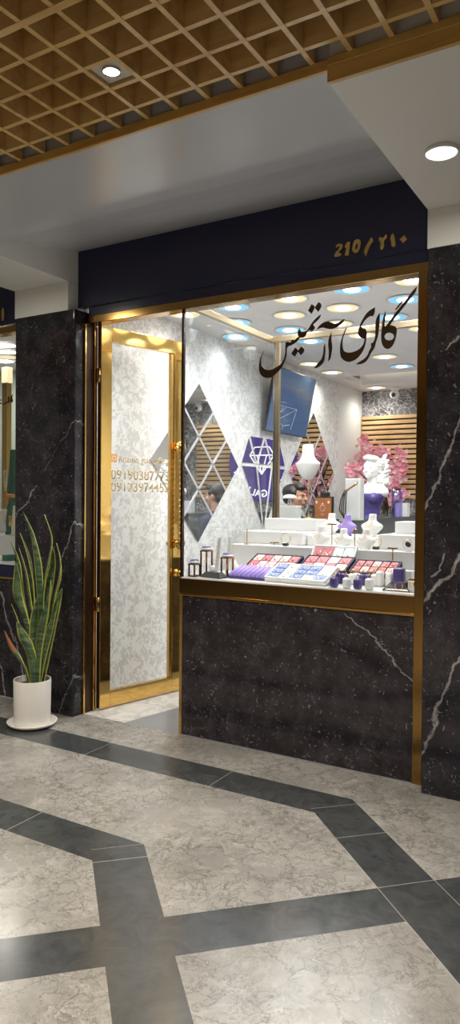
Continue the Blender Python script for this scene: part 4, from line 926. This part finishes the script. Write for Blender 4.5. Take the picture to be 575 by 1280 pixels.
# T shaped earring stands and hoops
def tstand(px, ytop, Y, zb, label, wpx=13):
    q = at(px, ytop, 1, Y); s = ppm(q.x, Y); h = q.z - zb
    t = thing('earring_stand', label, 'earring stand', (q.x, Y, zb), 0, 'slim T shaped earring stands')
    obj('pole', tube(B(), [(0, 0, .004), (0, 0, h)], .0035, 8), 'gold_dark', t, True); obj('top_bar', bx(B(), -wpx / 2 / s, wpx / 2 / s, -.006, .006, h, h + .008, .002), 'gold_dark', t)
    obj('base', bx(B(), -.03, .03, -.02, .02, 0, .004, .001), 'acryl', t)
tstand(343, 679, 4.335, 1.1855, 'slim T shaped earring stand behind the left dark tray'); tstand(415, 656, 4.40, 1.1855, 'tallest slim T shaped earring stand behind the small card tray', 12); tstand(491, 686, 4.265, Z1, 'slim T shaped earring stand behind the right dark tray')
tstand(443.5, 663, 4.345, 1.1855, 'slim earring stand with a narrow top between two low busts', 5)
for px, py, Y, lab in ((357, 687, 4.34, 'thin hoop bangle standing behind the left dark tray'), (470, 691, 4.40, 'thin hoop bangle standing beside the low right bust')):
    q = at(px, py, 1, Y); r = .04
    t = thing('hoop_bangle', lab, 'bangle', (q.x, Y, 1.1855), math.radians(-15), 'hoop bangles on the lowest step')
    obj('hoop', tube(B(), [(r * math.cos(2 * PI * i / 28), 0, r + .01 + r * .85 * math.sin(2 * PI * i / 28)) for i in range(29)], .0022, 6), 'gold_satin', t, True)
    obj('base', bx(B(), -.02, .02, -.012, .012, 0, .018, .003), 'smoke', t)
# left corner pieces
def pad_stand(px, ytop, ybot, Y, w, mat, label, legs='gold_dark'):
    q = at(px, ybot, 1, Y); s = ppm(q.x, Y); h = at(px, ytop, 1, Y).z - Z1 - .02
    t = thing('pad_stand', label, 'jewellery stand', (q.x, Y, Z1), math.radians(-12), 'purple topped stands at left')
    for sx in (-1, 1):
        for sy in (-1, 1): obj('leg', bx(B(), sx * w / 2 - .004, sx * w / 2 + .004, sy * w / 2 - .004, sy * w / 2 + .004, .008, h), legs, t)
    obj('base', bx(B(), -w / 2 - .006, w / 2 + .006, -w / 2 - .006, w / 2 + .006, 0, .0078, .001), legs, t); obj('top_plate', bx(B(), -w / 2 - .006, w / 2 + .006, -w / 2 - .006, w / 2 + .006, h + .0003, h + .008, .001), legs, t)
    obj('pad', ell(B(), (0, 0, h + .018), (w * .72, w * .72, .012)), 'acryl', t, True)
    obj('stones', lathe(B(), [(w * .3, h + .026), (w * .5, h + .033), (w * .62, h + .024)], n=20), 'purple', t, True)
pad_stand(243, 702, 718, 3.825, .048, 'purple', 'lowest gold framed stand with purple pad in the left window corner'); pad_stand(258, 685.5, 716, 3.90, .05, 'purple', 'tallest gold four legged stand with purple pad at left'); pad_stand(284, 694, 716, 3.93, .052, 'purple', 'gold stand with purple pad right of the black sloped base')
q = at(267, 719, 1, 3.835); t = thing('sloped_base', 'black sloped display base between the purple topped stands', 'display base', (q.x, 3.835, Z1), math.radians(-8))
loft(bm := B(), [[(-.08, -.035, 0), (.08, -.035, 0), (.08, .035, 0), (-.08, .035, 0)], [(-.08, -.035, .008), (.08, -.035, .008), (.08, .035, .008), (-.08, .035, .008)], [(-.055, -.015, .036), (.055, -.015, .036), (.055, .025, .036), (-.055, .025, .036)]]); obj('base', bm, 'smoke', t)
obj('cushion', bx(B(), -.03, .0, -.008, .018, .0365, .075, .006), 'acryl', t, True)
for px, yt, yb_, Y, lab in ((270.5, 672, 700, 4.0, 'left white bracelet paddle standing behind the purple topped stands'), (283.5, 671, 697, 4.03, 'right white bracelet paddle standing behind the purple topped stands')):
    q = at(px, yb_, 1, Y); h = at(px, yt, 1, Y).z - Z1
    t = thing('bracelet_paddle', lab, 'bracelet stand', (q.x, Y, Z1), math.radians(-18), 'white bracelet paddles')
    b = bx(B(), -.017, .017, -.004, .004, 0.01, h, .003); 
    bmesh.ops.rotate(b, verts=b.verts, cent=(0, 0, 0), matrix=Matrix.Rotation(-.12, 3, 'X')); obj('paddle', b, 'matte_white', t)
    b = B()
    for i in range(9): ell(b, (.005 * math.sin(i * 1.3), -.008, .02 + (h - .03) * i / 9), .0035, u=6, v=5)
    bmesh.ops.rotate(b, verts=b.verts, cent=(0, 0, 0), matrix=Matrix.Rotation(-.12, 3, 'X')); obj('bracelet', b, 'steel', t, True); obj('foot', bx(B(), -.024, .024, -.02, .03, 0, .012, .003), 'matte_white', t)
q = at(295, 700, 1, 4.12)
t = thing('ring_cones', 'cluster of small white ring cones left of the dark trays', 'ring cones', (q.x, 4.08, Z1))
for i, (dx, dy, hh) in enumerate(((-.035, 0, .085), (.0, .03, .1), (.035, .0, .075))): obj('cone', lathe(B(), [(0, 0), (.02, 0), (.02, .012), (.012, hh * .6), (.0, hh)], (dx, dy, 0)), 'matte_white', t, True)
q = at(309, 661, 1, 4.33); tag(obj('display_rod', lathe(tube(B(), [(0, 0, 0), (0, 0, q.z - 1.1855)], .0035, 8), [(0, 0), (.02, 0), (.02, .004), (0, .004)]), 'gold_satin', loc=(q.x, 4.33, 1.1855)), 'slim plain gold rod standing at the left end of the lowest step', 'display rod')

# ------------------------------------------------------------------ potted snake plant
PX, PYY = -3.517, 3.385
pl = thing('potted_snake_plant', 'tall snake plant with yellow edged leaves in a white pot by the marble pillar', 'potted plant', (PX, PYY, 0))
obj('saucer', lathe(B(), [(0, 0), (0.125, 0), (0.150, 0.012), (0.163, 0.030), (0.157, 0.031), (0.143, 0.016), (0.12, 0.011), (0, 0.011)], n=48), 'pot', pl, True)
obj('pot', lathe(B(), [(0, 0.0115), (0.112, 0.0115), (0.117, 0.018), (0.121, 0.302), (0.119, 0.306), (0.113, 0.304), (0.111, 0.262), (0, 0.262)], n=48), 'pot', pl, 'auto')
obj('soil', lathe(B(), [(0, 0.27), (0.06, 0.272), (0.110, 0.266)], n=32), 'soil', pl, True)
LEAVES = [([(190, 950), (200, 700), (197, 520), (186, 400), (160, 270), (115, 158)], 30, 0.03), ([(205, 950), (208, 700), (222, 520), (245, 400), (258, 290), (222, 172)], 36, 0.0),
  ([(215, 950), (235, 760), (270, 600), (298, 480), (300, 400), (282, 315)], 36, 0.05), ([(172, 950), (165, 760), (160, 600), (158, 480), (138, 370), (100, 265)], 40, 0.05),
  ([(165, 950), (140, 760), (112, 600), (98, 470), (85, 390), (52, 303)], 36, 0.06), ([(168, 962), (148, 800), (118, 680), (88, 580), (84, 490), (80, 412)], 46, -0.03),
  ([(180, 950), (172, 800), (155, 660), (140, 540), (122, 440), (95, 340)], 36, 0.02), ([(220, 965), (236, 860), (258, 740), (278, 650), (294, 590), (311, 540)], 38, -0.02),
  ([(186, 975), (190, 870), (204, 750), (228, 640), (248, 560), (254, 500)], 52, -0.06), ([(172, 965), (164, 850), (166, 760), (172, 690), (180, 630), (190, 575)], 30, -0.04),
  ([(174, 985), (164, 915), (146, 850), (126, 800), (104, 750), (84, 706)], 46, -0.08), ([(150, 950), (138, 880), (118, 800), (98, 730), (80, 680), (57, 620)], 36, -0.01),
  ([(146, 982), (124, 945), (104, 910), (80, 872), (52, 822), (22, 752)], 34, -0.07), ([(205, 945), (215, 760), (236, 600), (256, 480), (268, 400), (264, 335)], 30, 0.03),
  ([(208, 972), (222, 880), (236, 800), (252, 730), (268, 680), (290, 610)], 30, -0.05), ([(200, 960), (202, 860), (214, 740), (232, 620), (240, 540), (242, 470)], 30, 0.02)]
for pts, wpx, dy in LEAVES:
    cs = [Vector(at(a / 4, 600 + b / 4, 1, PYY + dy * (0.45 + 0.55 * i / 5))) - Vector((PX, PYY, 0)) for i, (a, b) in enumerate(pts)]
    if (d0 := math.hypot(cs[0].x, cs[0].y)) > 0.085: cs[0].x *= 0.085 / d0; cs[0].y *= 0.085 / d0
    cs[0].z = max(0.265, min(cs[0].z, 0.29))
    cs[0].z = 0.268
    # Catmull-Rom
    def cr(t):
        i = min(int(t), 4); f = t - i; p0, p1_, p2_, p3_ = cs[max(i - 1, 0)], cs[i], cs[i + 1], cs[min(i + 2, 5)]
        return 0.5 * ((2 * p1_) + (p2_ - p0) * f + (2 * p0 - 5 * p1_ + 4 * p2_ - p3_) * f * f + (3 * p1_ - p0 - 3 * p2_ + p3_) * f ** 3)
    N = 26; VS = []; FS = []; UV = []; w0 = wpx / 4 / 150.0 * (1 + 0.0)
    yaw = random.uniform(-0.5, 0.5); K = 6
    for i in range(N + 1):
        t = i / N; p = cr(t * 5); tw = yaw + (t - 0.5) * random.choice((-1, 1)) * 0.0 + (0.7 * t + 0.25 * math.sin(t * 7 + wpx)) * (1 if wpx % 4 else -1)
        side = Vector((math.cos(tw), math.sin(tw), 0)); nr = Vector((-math.sin(tw), math.cos(tw), 0))
        w = w0 * (0.62 + 0.38 * math.sin(t / 0.55 * PI * 0.5) if t < 0.55 else max(0.0, 1 - ((t - 0.55) / 0.45) ** 1.45)) * 0.5 + 0.0008
        VS += [p + side * w * q + nr * w * 0.45 * (abs(q) - 0.5) for q in [(-1 + 2 * j / K) for j in range(K + 1)]]
        if i:
            for j in range(K):
                r0, r1 = (i - 1) * (K + 1) + j, i * (K + 1) + j
                FS.append((r0, r0 + 1, r1 + 1, r1)); UV += [(j / K, (i - 1) / N), ((j + 1) / K, (i - 1) / N), ((j + 1) / K, t), (j / K, t)]
    me = bpy.data.meshes.new('leaf'); me.from_pydata([tuple(q) for q in VS], [], FS); uvl = me.uv_layers.new(name='UVMap')
    for i, q in enumerate(UV): uvl.data[i].uv = q
    lo = obj('leaf', me, 'leaf', pl, True)
    sd = lo.modifiers.new('thickness', 'SOLIDIFY'); sd.thickness = 0.003; sd.offset = 0
    if pts[-1] == (22, 752):
        lo.data.materials.append(M['leaf_dry']); tag(lo, 'leaf with a dry brown tip')
        for p in lo.data.polygons:
            if p.index >= 17 * K: p.material_index = 1

# ------------------------------------------------------------------ neighbouring shop at left
struct('trim_7', bx(B(), -9, -3.981, 3.752, 3.84, 2.715, 2.765, 0.003), 'gold_dark', 'bronze gold head frame of the neighbouring shop at the left edge', 'trim')
ns = thing('neighbour_sign_panel', 'dark navy fascia panel of the neighbouring shop at the left edge', 'sign', (-4.5, FY, 2.79))
obj('panel', bx(B(), -4, 0.505, -0.012, 0.05, 0.018, 0.42, 0.002), 'navy', ns); obj('lip', bx(B(), -4, 0.505, -0.025, 0.05, -0.02, 0.016, 0.003), 'navy', ns)
q = at(4, 393, 1, FY - .02); obj('digit', upright(splines_mesh([[(-.012, -.05), (.012, -.05), (.014, .03), (.0, .055), (-.013, .03)]], .005)), 'gold_satin', ns, loc=(q.x + 4.5, -0.019, q.z - 2.79))
nw = bpy.data.objects.new('window_2', None); COL.objects.link(nw); nw.location = (-4.6, 3.775, 1.0); tag(nw, 'display window of the neighbouring shop at the left edge', 'window', None, 'structure')
obj('pane', bx(B(), -3, 0.615, -0.005, 0.005, 0.002, 1.714), 'glass', nw)
CN = lambda p: fr(0, 470, 9.85, p)
nl = thing('neighbour_lettering', 'small dark Persian calligraphy on the neighbouring shop window', 'lettering', (-4.2, 3.767, 2.22))
for pp in ([(98, 262), (116, 246), (114, 322), (84, 336), (62, 352), (0, 340), (0, 324), (58, 334), (74, 315), (98, 312)], [(128, 262), (162, 226), (150, 262), (160, 308), (142, 330), (120, 308), (132, 284)], [(0, 292), (20, 288), (18, 302), (0, 305)]):
    obj('letter', upright(splines_mesh([onto(CN(pp), 3.767, -4.2, 2.22)], 0.0015)), 'letter', nl)
nc = thing('neighbour_counter', 'black marble counter base of the neighbouring shop window', 'counter', (-5.5, FY, 0))
mn = black_marble('black_marble_neighbour', [((1.24, 0.78), (1.40, 0.42), 0.012), ((1.22, .35), (1.30, .0), .01)])
obj('marble_panel', bx(B(), -3, 1.50, 0, 0.05, 0, 0.885, 0.002), mn, nc); obj('gold_strip', bx(B(), -3, 1.50, -0.006, 0.05, 0.886, 0.899, 0.002), 'gold', nc); obj('band', bx(B(), -3, 1.50, -0.002, .05, .8995, .992), 'navy', nc); obj('counter_top', bx(B(), -3, 1.50, 0, 1.0, .9925, 1.001), 'acryl', nc)
struct('wall_left', bx(B(), -9, -3.985, 5.9, 6.0, 0, 3.0), 'mint', 'pale back of the neighbouring window display', 'wall')
struct('wall_left', bx(B(), -3.99, -3.975, 3.88, 5.9, 0, 3.0), 'shop_warm', 'warm cream side wall of the neighbouring shop', 'wall')
struct('ceiling', bx(B(), -9, -3.975, 3.84, 6.0, 2.96, 3.02), 'ceil', 'white ceiling of the neighbouring shop', 'ceiling')
q = at(8.5, 500, 1, 4.9)
t = thing('gold_column', 'gold framed glass column inside the neighbouring shop window', 'column', (q.x, 4.9, 1.0015)); obj('shaft', bx(B(), -.035, .035, -.03, .03, 0, 1.6, .003), 'gold_satin', t); obj('lamp_head', bx(B(), -.04, .045, -.035, .035, 1.6005, 1.75, .006), 'glow_warm', t)
for i, (px, py) in enumerate(((4, 431), (6, 439.5), (8, 446), (3, 451))):
    q = at(px, py, 2, 2.955)
    t = thing('recessed_downlight', '%s round ceiling light inside the neighbouring shop, counted from the front' % ordn[i], 'ceiling light', (q.x, q.y, 2.958), 0, 'neighbouring shop downlights')
    obj('trim_ring', lathe(B(), [(0.128, 0), (0.136, -0.004), (0.122, -0.010), (0.118, -0.004)], n=32), 'white', t, True); obj('lens', lathe(B(), [(0.119, -.005), (0.06, -.007), (0, -.008)], n=32), 'glow_white' if i != 2 else 'glow_warm', t, True)
    lamp('downlight_lamp', (q.x, q.y, 2.93), 7, 0.18, (1, .93, .82))
def green_bust(px, ytop, ybot, wpx, Y, zb, label, mat='green'):
    x_ = at(px, ybot, 1, Y).x; s = ppm(x_, Y); zt_ = at(px, ytop, 1, Y).z; h = zt_ - zb; w = wpx / s
    t = thing('necklace_bust', label, 'jewellery bust', (x_, Y, zb), math.radians(-30), 'necklace busts in the neighbouring window')
    obj('form', loft(B(), bust_rings(h, w, w * .5)), mat, t, True)
    obj('necklace', tube(B(), [(w * .3 * math.cos(PI * i / 16), -w * .30 - .004, h * (.66 - .34 * math.sin(PI * i / 16))) for i in range(17)], .006, 8), 'cream' if mat == 'green' else 'gold', t, True)
step_n = tag(obj('display_step', bx(B(), -5.5, -4.03, 4.12, 4.8, 1.0015, 1.18, .004), 'acryl'), 'lower white step under the green bust with bead strings in the neighbouring window', 'display step')
tag(obj('display_step', bx(B(), -5.5, -4.03, 4.52, 4.8, 1.1805, 1.38, .004), 'acryl'), 'upper white step under the pearl necklace bust in the neighbouring window', 'display step')
green_bust(14, 562, 606, 22, 4.62, 1.3805, 'bottle green bust with a pearl necklace, highest in the neighbouring window')
green_bust(12, 622, 660, 22, 4.3, 1.1805, 'bottle green bust with bead strings, lower in the neighbouring window')
green_bust(17, 632, 668, 14, 4.2, 1.1805, 'cream bust at the right end of the neighbouring window', 'cream')
q = at(12, 607, 1, 4.5); t = thing('orange_flower', 'orange silk flower between the two green busts', 'artificial flower', (q.x, 4.5, 1.3805))
obj('stem', tube(B(), [(0, 0, 0), (0.0, 0, .1)], .004, 6), 'bark', t)
bm = B()
for i in range(16): a = i * 2.4; ell(bm, (.03 * math.cos(a) * (i % 3) / 2, .02 * math.sin(a), .1 + .03 * math.sin(a * 1.7)), (.028, .02, .016), u=8, v=6)
obj('petals', bm, 'orange_flower', t, True)
q = at(6, 700, 1, 3.95); tag(obj('display_pad', bx(B(), -.09, .05, -.06, .06, 0, .035, .006), 'acryl', loc=(q.x, 3.95, Z1)), 'white pad at the front of the neighbouring window', 'display pad')
q = at(13.5, 698, 1, 3.95); tag(obj('display_pad', bx(B(), -.035, .03, -.06, .06, 0, .045, .006), 'green', loc=(q.x, 3.95, Z1)), 'bottle green pad at the front right of the neighbouring window', 'display pad')

# ------------------------------------------------------------------ hall lights
def lattice_spot(x, y, label):
    t = thing('recessed_spotlight', label, 'ceiling light', (x, y, ZL), 0, 'square spotlights in the lattice')
    w = .0625
    bm = B(); prism(bm, [(-w, -w), (w, -w), (w, w), (-w, w)], lambda a, b, k: (a, b, 0.012 + .006 * k)); obj('plate', bm, 'steel_plate', t)
    obj('rim', lathe(B(), [(.035, .0115), (.036, .004), (.031, .003), (.030, .0115)], n=28), 'steel', t, True); obj('lens', lathe(B(), [(0.030, .008), (0, .0075)], n=24), 'glow_spot', t, True)
    lamp('spot_lamp', (x, y, ZL - 0.012), HALL, 0.05, (1.0, .92, .82), 'SPOT', (0, 0, 0), 2.5)
M['steel_plate'] = plain('brushed_plate', (0.62, 0.57, 0.48, 1), 0.4, 0.1)
HALL = 128
lx0, ly0 = -1.7455, 2.0555
for i in (-1, 0, 1):
    for j in (0, -1, -2):
        x_, y_ = lx0 + i * 0.14675 * 12, ly0 + j * 0.1475 * 12
        lattice_spot(x_, y_, 'square plated spotlight in the gold lattice ceiling' if (i, j) == (0, 0) else 'square plated spotlight further along the lattice ceiling, out of view')
def disc(x, y, label):
    t = thing('round_ceiling_light', label, 'ceiling light', (x, y, ZS))
    obj('rim', lathe(B(), [(.0, -.0005), (.068, -.0005), (.070, -.016), (.066, -.019), (.0635, -.013), (0, -.010)], n=40), 'white', t, True); obj('lens', lathe(B(), [(.0633, -.015), (.05, -.022), (0, -.025)], n=40), 'glow_disc', t, True)
    lamp('disc_lamp', (x, y, ZS - .035), 5.0, .18, (1, .96, .82))
q = at(552, 187, 2, ZS); disc(q.x, q.y, 'glowing round ceiling light on the right white soffit')
disc(-3.725, 2.9, 'round ceiling light on the left white soffit, just out of view')

# world: faint warm ambient of the mall
wd = bpy.data.worlds.new('mall'); S.world = wd; wd.use_nodes = True
bg = wd.node_tree.nodes['Background']; bg.inputs[0].default_value = (1.0, 0.9, 0.78, 1); bg.inputs[1].default_value = 0.14
S.view_settings.view_transform = 'Standard'; S.view_settings.look = 'None'; S.view_settings.gamma = 1; S.view_settings.use_curve_mapping = False
S.view_settings.exposure = 0.0
S.cycles.transparent_max_bounces = 24; S.cycles.max_bounces = 8; S.cycles.glossy_bounces = 6; S.cycles.sample_clamp_indirect = 6
